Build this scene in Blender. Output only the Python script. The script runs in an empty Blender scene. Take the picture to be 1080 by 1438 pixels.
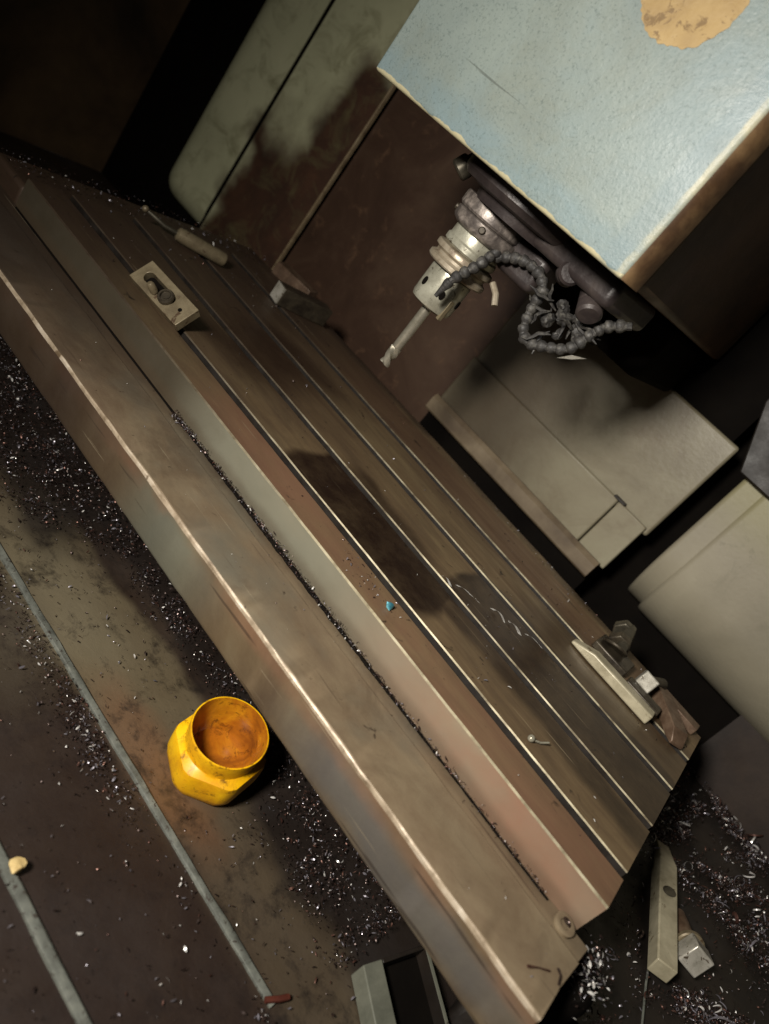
import bpy, bmesh, math, random
import numpy as np
from mathutils import Vector, Matrix, Euler
from mathutils import noise as mnoise
random.seed(7); rng = np.random.default_rng(11)
scene = bpy.context.scene
COL = scene.collection

# ------------------------------------------------------------------ camera
cam_d = bpy.data.cameras.new("camera"); cam = bpy.data.objects.new("camera", cam_d); COL.objects.link(cam)
RT = ((0.6105948, 0.5176607, 0.5993341), (0.7175185, -0.0413172, -0.695313), (-0.3351734, 0.8545878, -0.3966592))
m = Matrix.Identity(4)
for i in range(3):
    m[i][0] = RT[0][i]; m[i][1] = -RT[1][i]; m[i][2] = -RT[2][i]
m[0][3], m[1][3], m[2][3] = -0.13041, -0.58305, 0.345
cam.matrix_world = m
cam_d.sensor_fit = 'VERTICAL'; cam_d.sensor_height = 24.0; cam_d.lens = 24.0*1063.6/1438
cam_d.clip_start = 0.02; cam_d.clip_end = 50
scene.camera = cam
cam_d.dof.use_dof = True; cam_d.dof.focus_distance = 0.80; cam_d.dof.aperture_fstop = 2.9

# ------------------------------------------------------------------ world, lamps, exposure
w = bpy.data.worlds.new("World"); scene.world = w; w.use_nodes = True
bg = w.node_tree.nodes['Background']; bg.inputs[0].default_value = (0.9, 0.95, 0.85, 1); bg.inputs[1].default_value = 0.021
def area(name, loc, target, size, power, col, spread=180):
    d = bpy.data.lights.new(name, 'AREA'); d.shape = 'DISK'; d.size = size; d.energy = power; d.color = col
    d.spread = math.radians(spread)
    o = bpy.data.objects.new(name, d); COL.objects.link(o); o.location = loc
    o.rotation_euler = (Vector(target)-Vector(loc)).to_track_quat('-Z', 'Y').to_euler(); return o
area('work_lamp', (-0.39, -0.90, 0.54), (-0.20, 0.25, 0.04), 0.17, 7.6, (1.0, 0.94, 0.85), 108)
area('side_lamp', (-0.98, -0.92, 0.74), (-0.50, 0.08, 0.45), 0.16, 0.24, (1.0, 1.0, 0.98), 70)
scene.view_settings.view_transform = 'Standard'; scene.view_settings.look = 'None'
scene.view_settings.exposure = 0.0; scene.view_settings.gamma = 1.0

# ------------------------------------------------------------------ material helper
def srgb(r, g, b):
    f = lambda c: (c/255/12.92) if c/255 <= 0.04045 else ((c/255+0.055)/1.055)**2.4
    return (f(r), f(g), f(b), 1)
class NB:
    def __init__(s, name):
        s.m = bpy.data.materials.new(name); s.m.use_nodes = True; s.t = s.m.node_tree; s.n = s.t.nodes
        s.p = s.n['Principled BSDF']; s.pos = s.n.new('ShaderNodeNewGeometry').outputs['Position']
    def link(s, a, b): s.t.links.new(a, b)
    def new(s, t): return s.n.new('ShaderNode'+t)
    def scaled(s, v):
        x = s.new('Mapping'); s.link(s.pos, x.inputs[0]); x.inputs['Scale'].default_value = v; return x.outputs[0]
    def noise(s, scale, detail=5, rough=0.6, dist=0.0, stretch=None, off=0):
        x = s.new('TexNoise'); x.inputs['Scale'].default_value = scale; x.inputs['Detail'].default_value = detail
        x.inputs['Roughness'].default_value = rough; x.inputs['Distortion'].default_value = dist
        mp = s.new('Mapping'); s.link(s.pos, mp.inputs[0]); mp.inputs['Scale'].default_value = stretch or (1, 1, 1)
        mp.inputs['Location'].default_value = (off, off*1.7, off*0.3); s.link(mp.outputs[0], x.inputs['Vector'])
        return x.outputs['Fac']
    def ramp(s, fac, stops):
        x = s.new('ValToRGB'); s.link(fac, x.inputs[0]); e = x.color_ramp.elements
        while len(e) < len(stops): e.new(0.5)
        for el, (p, c) in zip(e, stops): el.position = p; el.color = c if isinstance(c, tuple) else (c, c, c, 1)
        return x.outputs[0]
    def math(s, op, a, b=None, clamp=False):
        x = s.new('Math'); x.operation = op; x.use_clamp = clamp
        for i, v in enumerate((a, b)):
            if v is None: continue
            if isinstance(v, (int, float)): x.inputs[i].default_value = v
            else: s.link(v, x.inputs[i])
        return x.outputs[0]
    def mix(s, fac, a, b):
        x = s.new('Mix'); x.data_type = 'RGBA'
        for i, v in ((0, fac), (6, a), (7, b)):
            if isinstance(v, (int, float, tuple)): x.inputs[i].default_value = v
            else: s.link(v, x.inputs[i])
        return x.outputs[2]
    def band(s, val, a, b, soft):           # 1 between a and b
        r1 = s.new('MapRange'); r1.interpolation_type = 'SMOOTHSTEP'; s.link(val, r1.inputs[0]); r1.inputs[1].default_value = a-soft; r1.inputs[2].default_value = a+soft
        r2 = s.new('MapRange'); r2.interpolation_type = 'SMOOTHSTEP'; s.link(val, r2.inputs[0]); r2.inputs[1].default_value = b-soft; r2.inputs[2].default_value = b+soft
        r2.inputs[3].default_value = 1; r2.inputs[4].default_value = 0
        return s.math('MULTIPLY', r1.outputs[0], r2.outputs[0])
    def box(s, lims, soft, wob=0.0, wscale=8, off=0):     # soft stain or painted-light region with a wobbly outline
        v = s.pos
        if wob:
            n = s.new('TexNoise'); n.inputs['Scale'].default_value = wscale; n.inputs['Detail'].default_value = 4
            mp = s.new('Mapping'); mp.inputs['Location'].default_value = (off, off, off); s.link(s.pos, mp.inputs[0]); s.link(mp.outputs[0], n.inputs['Vector'])
            a = s.new('VectorMath'); a.operation = 'SUBTRACT'; s.link(n.outputs['Color'], a.inputs[0]); a.inputs[1].default_value = (.5, .5, .5)
            b = s.new('VectorMath'); b.operation = 'SCALE'; s.link(a.outputs[0], b.inputs[0]); b.inputs['Scale'].default_value = wob
            c = s.new('VectorMath'); c.operation = 'ADD'; s.link(s.pos, c.inputs[0]); s.link(b.outputs[0], c.inputs[1]); v = c.outputs[0]
        sp = s.new('SeparateXYZ'); s.link(v, sp.inputs[0]); out = None
        for i, l in enumerate(lims):
            if l is None: continue
            so = soft[i] if isinstance(soft, tuple) else soft
            b = s.band(sp.outputs[i], l[0], l[1], so); out = b if out is None else s.math('MULTIPLY', out, b)
        return out
    def bump(s, h, strength, dist):
        x = s.new('Bump'); x.inputs['Strength'].default_value = strength; x.inputs['Distance'].default_value = dist
        s.link(h, x.inputs['Height']); s.link(x.outputs[0], s.p.inputs['Normal'])
    def scratches(s, col, colour, ang, amt=0.5, fine=260, thr=0.70):
        mp = s.new('Mapping'); s.link(s.pos, mp.inputs[0]); mp.inputs['Rotation'].default_value = (0, 0, ang); mp.inputs['Scale'].default_value = (7, fine, fine)
        n = s.new('TexNoise'); n.inputs['Scale'].default_value = 1.0; n.inputs['Detail'].default_value = 2; s.link(mp.outputs[0], n.inputs['Vector'])
        return s.mix(s.ramp(n.outputs['Fac'], [(thr, 0.0), (thr+0.04, amt)]), col, colour)
    def done(s, col, rough, metal=0.0, spec=0.5):
        for k, v in (('Base Color', col), ('Roughness', rough), ('Metallic', metal), ('Specular IOR Level', spec)):
            if isinstance(v, (int, float, tuple)): s.p.inputs[k].default_value = v
            else: s.link(v, s.p.inputs[k])
        return s.m

def simple(name, c1, c2, scale=20, rough=(0.4, 0.6), metal=0.0, bump=0.25, bdist=0.001, bscale=120, c3=None, stretch=None, spots=None):
    b = NB(name); n = b.noise(scale, 6, 0.65, 0.3, stretch)
    st = [(0.32, c1), (0.68, c2)] if c3 is None else [(0.28, c1), (0.5, c2), (0.72, c3)]
    col = b.ramp(n, st)
    if spots:
        sp = b.ramp(b.noise(spots[1], 4, 0.7, 0.5, off=3.1), [(spots[2], 0.0), (spots[2]+0.07, 1.0)])
        col = b.mix(sp, col, spots[0])
    h = b.noise(bscale, 4, 0.6); b.bump(h, bump, bdist)
    r = b.ramp(b.noise(scale*1.7, 4, 0.6, off=5), [(0.3, rough[0]), (0.7, rough[1])])
    return b.done(col, r, metal)

# table steel: oily brown-grey iron with wet oil films and rust blooms
def make_table_mat():
    b = NB('oily_table_iron')
    n = b.noise(9, 7, 0.65, 0.4, (0.35, 1.3, 1))
    col = b.ramp(n, [(0.25, srgb(88, 68, 50)), (0.5, srgb(128, 108, 80)), (0.75, srgb(150, 132, 98))])
    fine = b.noise(60, 5, 0.7, 0.2, (0.15, 1.6, 1))
    col = b.mix(b.ramp(fine, [(0.35, 0.0), (0.72, 0.5)]), col, srgb(88, 70, 55))
    sm = b.ramp(b.noise(16, 6, 0.7, 0.5, (0.5, 1.2, 1), off=33), [(0.45, 0.0), (0.72, 0.55)])
    col = b.mix(sm, col, srgb(74, 60, 48))
    # reddish bloom on the front strip
    red = b.box([(-0.62, 0.02), (-0.01, 0.051), None], (0.05, 0.005, 0), 0.03, 14)
    rn = b.ramp(b.noise(7, 4, 0.6, off=9), [(0.3, 0.0), (0.6, 0.55)])
    col = b.mix(b.math('MULTIPLY', red, rn), col, srgb(146, 104, 84))
    red2 = b.box([(-0.75, -0.10), (0.36, 0.46), None], (0.1, 0.01, 0), 0.05, 8)
    col = b.mix(b.math('MULTIPLY', red2, 0.4), col, srgb(112, 80, 62))
    # wet oil films: each one its own outline
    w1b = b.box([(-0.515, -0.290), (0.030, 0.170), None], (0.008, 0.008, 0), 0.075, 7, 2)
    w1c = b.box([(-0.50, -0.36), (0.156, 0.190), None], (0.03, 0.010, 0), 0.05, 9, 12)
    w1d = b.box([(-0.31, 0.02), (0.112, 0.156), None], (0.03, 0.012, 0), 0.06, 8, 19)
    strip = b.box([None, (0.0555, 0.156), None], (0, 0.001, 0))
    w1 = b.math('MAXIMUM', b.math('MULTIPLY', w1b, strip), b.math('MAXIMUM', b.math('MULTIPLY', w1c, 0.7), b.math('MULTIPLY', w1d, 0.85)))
    w2 = b.box([(-0.315, 0.02), (0.150, 0.272), None], (0.006, 0.008, 0), 0.06, 9, 5)
    hole = b.ramp(b.noise(6.5, 4, 0.5, 0.2, (0.6, 1.2, 1), off=14), [(0.55, 1.0), (0.60, 0.0)])
    w2 = b.math('MULTIPLY', w2, hole)
    w3 = b.box([(-0.80, -0.64), (0.10, 0.30), None], (0.05, 0.03, 0), 0.08, 8, 8)
    w4 = b.box([(-0.25, 0.02), (0.250, 0.370), None], (0.05, 0.02, 0), 0.05, 9, 25)
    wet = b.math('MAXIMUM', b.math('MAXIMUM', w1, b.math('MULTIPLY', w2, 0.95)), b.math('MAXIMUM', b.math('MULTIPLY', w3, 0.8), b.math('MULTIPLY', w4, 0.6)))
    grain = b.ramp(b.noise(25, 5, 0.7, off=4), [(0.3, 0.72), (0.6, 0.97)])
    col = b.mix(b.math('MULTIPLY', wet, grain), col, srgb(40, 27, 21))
    # far end painted darker brown, dimming it as the light falls off
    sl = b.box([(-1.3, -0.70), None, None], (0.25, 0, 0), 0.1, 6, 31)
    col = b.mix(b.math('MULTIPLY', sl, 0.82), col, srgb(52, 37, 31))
    spots = b.ramp(b.noise(55, 3, 0.6, 0.8, off=21), [(0.67, 0.0), (0.74, 0.85)])
    col = b.mix(spots, col, srgb(35, 28, 22))
    col = b.scratches(col, srgb(168, 152, 122), 0.05, 0.5); col = b.scratches(col, srgb(46, 36, 28), -0.12, 0.6, 200)
    r = b.mix(wet, b.ramp(fine, [(0.3, 0.42), (0.7, 0.62)]), (0.3, 0.3, 0.3, 1))
    b.bump(b.noise(160, 4, 0.6, 0, (0.12, 1.5, 1)), 0.25, 0.0006)
    return b.done(col, r, 0.25)
def make_front_mat():
    b = NB('front_edge_iron')
    n = b.noise(7, 6, 0.6, 0.5, (0.8, 1, 2.5))
    col = b.ramp(n, [(0.28, srgb(106, 98, 80)), (0.5, srgb(128, 122, 104)), (0.75, srgb(142, 132, 110))])
    red = b.box([(-0.24, 0.03), None, (-0.05, 0.01)], (0.16, 0, 0.01), 0.09, 7)
    rn = b.ramp(b.noise(9, 5, 0.65, off=2), [(0.3, 0.45), (0.6, 1.0)])
    col = b.mix(b.math('MULTIPLY', red, rn), col, srgb(140, 103, 83))
    gr = b.box([(-0.64, -0.30), None, None], (0.12, 0, 0), 0.1, 6, 4)
    col = b.mix(b.math('MULTIPLY', gr, 0.5), col, srgb(112, 114, 102))
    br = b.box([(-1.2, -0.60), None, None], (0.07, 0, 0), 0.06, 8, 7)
    col = b.mix(b.math('MULTIPLY', br, 0.88), col, srgb(62, 54, 42))  # far stretch dimmed in the colour, where the light fades
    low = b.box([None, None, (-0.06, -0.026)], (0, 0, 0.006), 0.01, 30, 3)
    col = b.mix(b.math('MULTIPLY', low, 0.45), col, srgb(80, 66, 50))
    b.bump(b.noise(120, 4, 0.6, 0, (0.3, 1, 1)), 0.2, 0.0006)
    return b.done(col, b.ramp(b.noise(30, 4), [(0.3, 0.4), (0.7, 0.6)]), 0.2)
def make_ledge_mat():
    b = NB('trough_iron')
    n = b.noise(8, 7, 0.66, 0.6, (0.5, 1.1, 1))
    col = b.ramp(n, [(0.25, srgb(104, 86, 68)), (0.5, srgb(132, 116, 93)), (0.75, srgb(150, 137, 112))])
    col = b.mix(b.ramp(b.noise(26, 6, 0.7, 0.4, off=8), [(0.42, 0.0), (0.75, 0.5)]), col, srgb(98, 78, 60))
    g = b.ramp(b.noise(6, 4, 0.6, 0.2, off=17), [(0.48, 0.0), (0.66, 0.7)])
    col = b.mix(g, col, srgb(106, 104, 92))
    dk = b.ramp(b.noise(11, 6, 0.7, 0.5, off=27), [(0.52, 0.0), (0.72, 0.6)]); col = b.mix(dk, col, srgb(84, 70, 55))
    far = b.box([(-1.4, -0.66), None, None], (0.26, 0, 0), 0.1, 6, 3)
    col = b.mix(b.math('MULTIPLY', far, 0.85), col, srgb(54, 40, 33))  # fading light at the far end put into the colour
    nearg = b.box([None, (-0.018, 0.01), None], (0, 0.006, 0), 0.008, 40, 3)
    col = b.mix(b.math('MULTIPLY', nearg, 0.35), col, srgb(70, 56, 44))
    sp = b.ramp(b.noise(75, 3, 0.6, 0.6, off=41), [(0.68, 0.0), (0.74, 0.8)])
    col = b.mix(sp, col, srgb(60, 48, 38))
    col = b.scratches(col, srgb(176, 164, 138), 0.25, 0.45); col = b.scratches(col, srgb(70, 56, 44), -0.4, 0.5, 190)
    b.bump(b.noise(90, 5, 0.6, 0, (0.4, 1, 1)), 0.3, 0.0009)
    return b.done(col, b.ramp(b.noise(22, 4, off=2), [(0.3, 0.42), (0.7, 0.62)]), 0.15)
def make_apron_mat():
    b = NB('apron_iron')
    n = b.noise(9, 7, 0.66, 0.6, (0.9, 1, 0.5))
    col = b.ramp(n, [(0.25, srgb(72, 55, 40)), (0.5, srgb(102, 86, 64)), (0.75, srgb(120, 108, 84))])
    bl = b.box([(-0.25, 0.01), None, (-0.078, -0.042)], (0.06, 0, 0.012), 0.03, 16)
    col = b.mix(b.math('MULTIPLY', bl, 0.55), col, srgb(88, 92, 94))
    gr = b.box([(-0.52, -0.40), None, (-0.09, -0.035)], (0.05, 0, 0.01), 0.03, 16, 5)
    col = b.mix(b.math('MULTIPLY', gr, 0.6), col, srgb(100, 106, 96))
    top = b.box([None, None, (-0.046, -0.02)], (0, 0, 0.006), 0.012, 26, 3)
    tn = b.ramp(b.noise(12, 4, off=3), [(0.4, 0.0), (0.65, 0.45)])
    col = b.mix(b.math('MULTIPLY', top, tn), col, srgb(130, 94, 72))
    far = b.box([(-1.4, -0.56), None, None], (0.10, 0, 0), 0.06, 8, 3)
    col = b.mix(b.math('MULTIPLY', far, 0.8), col, srgb(48, 36, 29))  # far apron painted darker to stand for the shade there
    col = b.scratches(col, srgb(150, 136, 112), 0.02, 0.5); col = b.scratches(col, srgb(44, 34, 27), 0.1, 0.6, 150, 0.66)
    b.bump(b.noise(80, 5, 0.6), 0.4, 0.0010)
    return b.done(col, b.ramp(b.noise(22, 4, off=2), [(0.3, 0.4), (0.7, 0.65)]), 0.15)
def make_floor_mat():
    b = NB('oily_tray_steel')
    n = b.noise(6, 7, 0.66, 0.7)
    col = b.ramp(n, [(0.28, srgb(40, 31, 25)), (0.5, srgb(54, 43, 35)), (0.75, srgb(70, 58, 46))])
    a = b.box([(-0.80, 0.06), (-0.125, -0.035), None], (0.10, 0.012, 0), 0.06, 7)
    an = b.ramp(b.noise(10, 5, 0.6, 0.3, off=6), [(0.28, 0.45), (0.6, 1.0)])
    col = b.mix(b.math('MULTIPLY', a, an), col, srgb(82, 71, 56))
    a2 = b.box([(-0.68, -0.30), (-0.125, -0.02), None], (0.06, 0.012, 0), 0.07, 8, 11)
    col = b.mix(b.math('MULTIPLY', a2, an), col, srgb(108, 97, 76))
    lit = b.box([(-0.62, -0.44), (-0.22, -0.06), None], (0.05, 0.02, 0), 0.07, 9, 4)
    col = b.mix(b.math('MULTIPLY', lit, 0.6), col, srgb(124, 115, 93))  # lit stretch of the tray painted lighter
    ru = b.box([(-0.42, -0.24), (-0.125, -0.08), None], (0.04, 0.015, 0), 0.05, 12, 3)
    col = b.mix(b.math('MULTIPLY', ru, 0.36), col, srgb(120, 74, 46))
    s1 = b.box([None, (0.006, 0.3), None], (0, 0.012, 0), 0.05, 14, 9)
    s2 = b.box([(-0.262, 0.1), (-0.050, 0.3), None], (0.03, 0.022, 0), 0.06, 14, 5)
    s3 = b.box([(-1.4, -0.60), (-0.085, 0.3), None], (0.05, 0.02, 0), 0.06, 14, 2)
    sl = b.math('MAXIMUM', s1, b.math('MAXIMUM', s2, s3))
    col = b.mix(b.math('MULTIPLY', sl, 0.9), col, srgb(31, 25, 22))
    sp = b.ramp(b.noise(30, 6, 0.75, 0.25, off=13), [(0.50, 0.0), (0.68, 0.85)])
    col = b.mix(sp, col, srgb(32, 26, 22))
    bb = b.box([(-0.9, 0.1), (-0.7, -0.14), None], (0.02, 0.01, 0), 0.01, 12)
    col = b.mix(b.math('MULTIPLY', bb, 0.6), col, srgb(40, 29, 26))
    b.bump(b.noise(70, 6, 0.65, 0.3), 0.45, 0.0015)
    return b.done(col, b.ramp(b.noise(14, 5, off=2), [(0.3, 0.35), (0.7, 0.7)]), 0.0)
def make_blue_mat():
    b = NB('pale_blue_hammer_paint')
    n = b.noise(5, 5, 0.6, 0.4)
    col = b.ramp(n, [(0.28, srgb(116, 127, 124)), (0.5, srgb(132, 142, 136)), (0.75, srgb(144, 150, 140))])
    blu = b.box([(-0.45, -0.30), None, (0.42, 0.80)], (0.05, 0, 0.05), 0.09, 8, 2)
    col = b.mix(b.math('MULTIPLY', blu, 0.4), col, srgb(112, 134, 144))
    bl2 = b.ramp(b.noise(7, 4, 0.6, 0.3, off=12), [(0.48, 0.0), (0.7, 0.65)])
    col = b.mix(bl2, col, srgb(124, 140, 142))
    edge = b.box([None, None, (0.30, 0.374)], (0, 0, 0.01), 0.02, 14, 1)
    col = b.mix(b.math('MULTIPLY', edge, 0.5), col, srgb(110, 132, 140))
    gm = b.ramp(b.noise(11, 6, 0.7, 0.6, off=22), [(0.45, 0.0), (0.72, 0.5)])
    col = b.mix(gm, col, srgb(120, 122, 106))
    pits = b.ramp(b.noise(420, 3, 0.65, 0.0, off=5), [(0.55, 0.0), (0.74, 0.6)])
    col = b.mix(pits, col, srgb(70, 84, 82))
    # chipped lower edge: bare cream filler shows
    chip = b.box([(-0.75, -0.34), None, (0.30, 0.3505)], (0.02, 0, 0.0006), 0.012, 45, 7)
    col = b.mix(chip, col, srgb(176, 168, 136))
    rgt = b.box([(-0.3735, -0.3), None, None], (0.0012, 0, 0), 0.006, 40, 9)
    rn = b.ramp(b.noise(26, 4, 0.6, 0.3, off=31), [(0.35, 0.15), (0.6, 0.9)])
    col = b.mix(b.math('MULTIPLY', rgt, rn), col, srgb(178, 172, 144))
    r2 = b.box([(-0.393, -0.3745), None, None], (0.004, 0, 0), 0.008, 20, 3)
    col = b.mix(b.math('MULTIPLY', r2, 0.3), col, srgb(104, 124, 132))
    h = b.math('ADD', b.noise(190, 4, 0.6, 0.3), b.math('MULTIPLY', b.noise(420, 2, 0.5), 0.4))
    mp = b.new('Mapping'); b.link(b.pos, mp.inputs[0]); mp.inputs['Rotation'].default_value = (0, 0.7, 0); mp.inputs['Scale'].default_value = (5, 1, 160)
    sn = b.new('TexNoise'); sn.inputs['Scale'].default_value = 1.0; sn.inputs['Detail'].default_value = 2; b.link(mp.outputs[0], sn.inputs['Vector'])
    scr = b.ramp(sn.outputs['Fac'], [(0.735, 0.0), (0.76, 0.65)]); col = b.mix(scr, col, srgb(78, 84, 78))
    b.bump(h, 0.6, 0.0008)
    return b.done(col, b.ramp(b.noise(18, 4, off=2), [(0.3, 0.38), (0.7, 0.54)]), 0.0, 0.4)
def make_green_mat():
    b = NB('pale_green_panel_paint')
    n = b.noise(4, 6, 0.62, 0.5)
    col = b.ramp(n, [(0.28, srgb(162, 160, 130)), (0.5, srgb(184, 184, 150)), (0.75, srgb(196, 194, 160))])
    rust = b.box([(-1.352, -1.0), None, (-0.4, 0.185)], (0.03, 0, 0.05), 0.22, 7, 3)
    rust2 = b.box([(-1.225, -1.0), None, (-0.4, 0.34)], (0.03, 0, 0.03), 0.16, 9, 6)
    rm = b.math('MAXIMUM', rust, rust2)
    rc = b.ramp(b.noise(12, 6, 0.7, 0.4, off=4), [(0.3, srgb(52, 36, 27)), (0.6, srgb(74, 50, 36)), (0.8, srgb(96, 66, 46))])
    col = b.mix(rm, col, rc)
    st = b.ramp(b.noise(14, 6, 0.7, 0.8, off=7), [(0.5, 0.0), (0.7, 0.6)])
    col = b.mix(st, col, srgb(104, 98, 66))
    b.bump(b.noise(60, 5, 0.6), 0.25, 0.001)
    return b.done(col, 0.55)
def make_cream_mat():
    b = NB('cream_panel_paint')
    n = b.noise(4.5, 6, 0.62, 0.4)
    col = b.ramp(n, [(0.25, srgb(118, 112, 96)), (0.5, srgb(138, 131, 113)), (0.75, srgb(150, 143, 124))])
    st = b.ramp(b.noise(18, 6, 0.72, 0.9, off=7), [(0.56, 0.0), (0.72, 0.65)])
    reg = b.box([(-0.21, 0.1), None, (0.14, 0.6)], (0.03, 0, 0.05), 0.08, 9)
    col = b.mix(b.math('MULTIPLY', st, reg), col, srgb(92, 90, 72))
    yl = b.box([(-0.3, 0.1), None, (0.22, 0.5)], (0.03, 0, 0.05), 0.08, 9, 5)
    col = b.mix(b.math('MULTIPLY', yl, 0.45), col, srgb(150, 146, 96))
    b.bump(b.noise(150, 5, 0.6), 0.3, 0.001)
    return b.done(col, 0.5)
def make_column_mat():
    b = NB('column_cover_paint')
    n = b.noise(6, 6, 0.65, 0.5)
    col = b.ramp(n, [(0.25, srgb(104, 95, 75)), (0.5, srgb(130, 123, 102)), (0.75, srgb(142, 137, 115))])
    st = b.ramp(b.noise(9, 5, 0.65, 0.6, off=11), [(0.5, 0.0), (0.7, 0.55)])
    col = b.mix(st, col, srgb(92, 76, 54))
    lf = b.box([(-0.70, -0.46), None, None], (0.09, 0, 0), 0.08, 8)
    col = b.mix(b.math('MULTIPLY', lf, 0.85), col, srgb(66, 55, 41))  # left side darkened in the colour, as light falls off there
    b.bump(b.noise(130, 5, 0.6), 0.35, 0.001)
    return b.done(col, 0.42)
def make_cup_mat():
    b = NB('yellow_plastic')
    n = b.noise(16, 5, 0.6, 0.3)
    col = b.ramp(n, [(0.3, srgb(236, 168, 10)), (0.5, srgb(250, 192, 14)), (0.72, srgb(253, 208, 30))])
    gr = b.ramp(b.noise(24, 6, 0.75, 0.4, off=15), [(0.46, 0.0), (0.7, 0.6)]); col = b.mix(gr, col, srgb(176, 112, 16))
    sm = b.ramp(b.noise(95, 6, 0.75, 0.5, off=5), [(0.54, 0.0), (0.66, 0.85)])
    col = b.mix(sm, col, srgb(96, 60, 16))
    b.bump(b.noise(120, 4, 0.6), 0.2, 0.0008)
    b.p.inputs['Subsurface Weight'].default_value = 0.0
    return b.done(col, b.ramp(b.noise(30, 4, off=2), [(0.3, 0.32), (0.7, 0.5)]))
def make_cup_in_mat():
    b = NB('oily_yellow_plastic')
    n = b.noise(22, 6, 0.65, 0.6)
    col = b.ramp(n, [(0.28, srgb(96, 48, 16)), (0.5, srgb(164, 96, 20)), (0.75, srgb(216, 150, 28))])
    sm = b.ramp(b.noise(85, 6, 0.75, 0.5, off=5), [(0.54, 0.0), (0.66, 0.85)])
    col = b.mix(sm, col, srgb(70, 34, 12))
    b.bump(b.noise(90, 4, 0.6), 0.2, 0.0008)
    return b.done(col, 0.3)
def make_brown_mat():
    b = NB('rust_brown_sheet')
    n = b.noise(6, 7, 0.68, 0.6)
    col = b.ramp(n, [(0.25, srgb(52, 37, 28)), (0.5, srgb(66, 48, 37)), (0.75, srgb(84, 66, 52))])
    sp = b.ramp(b.noise(30, 5, 0.7, 0.5, off=3), [(0.58, 0.0), (0.7, 0.5)])
    col = b.mix(sp, col, srgb(108, 82, 62))
    b.bump(b.noise(50, 5, 0.6), 0.25, 0.001)
    return b.done(col, 0.42)

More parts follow.
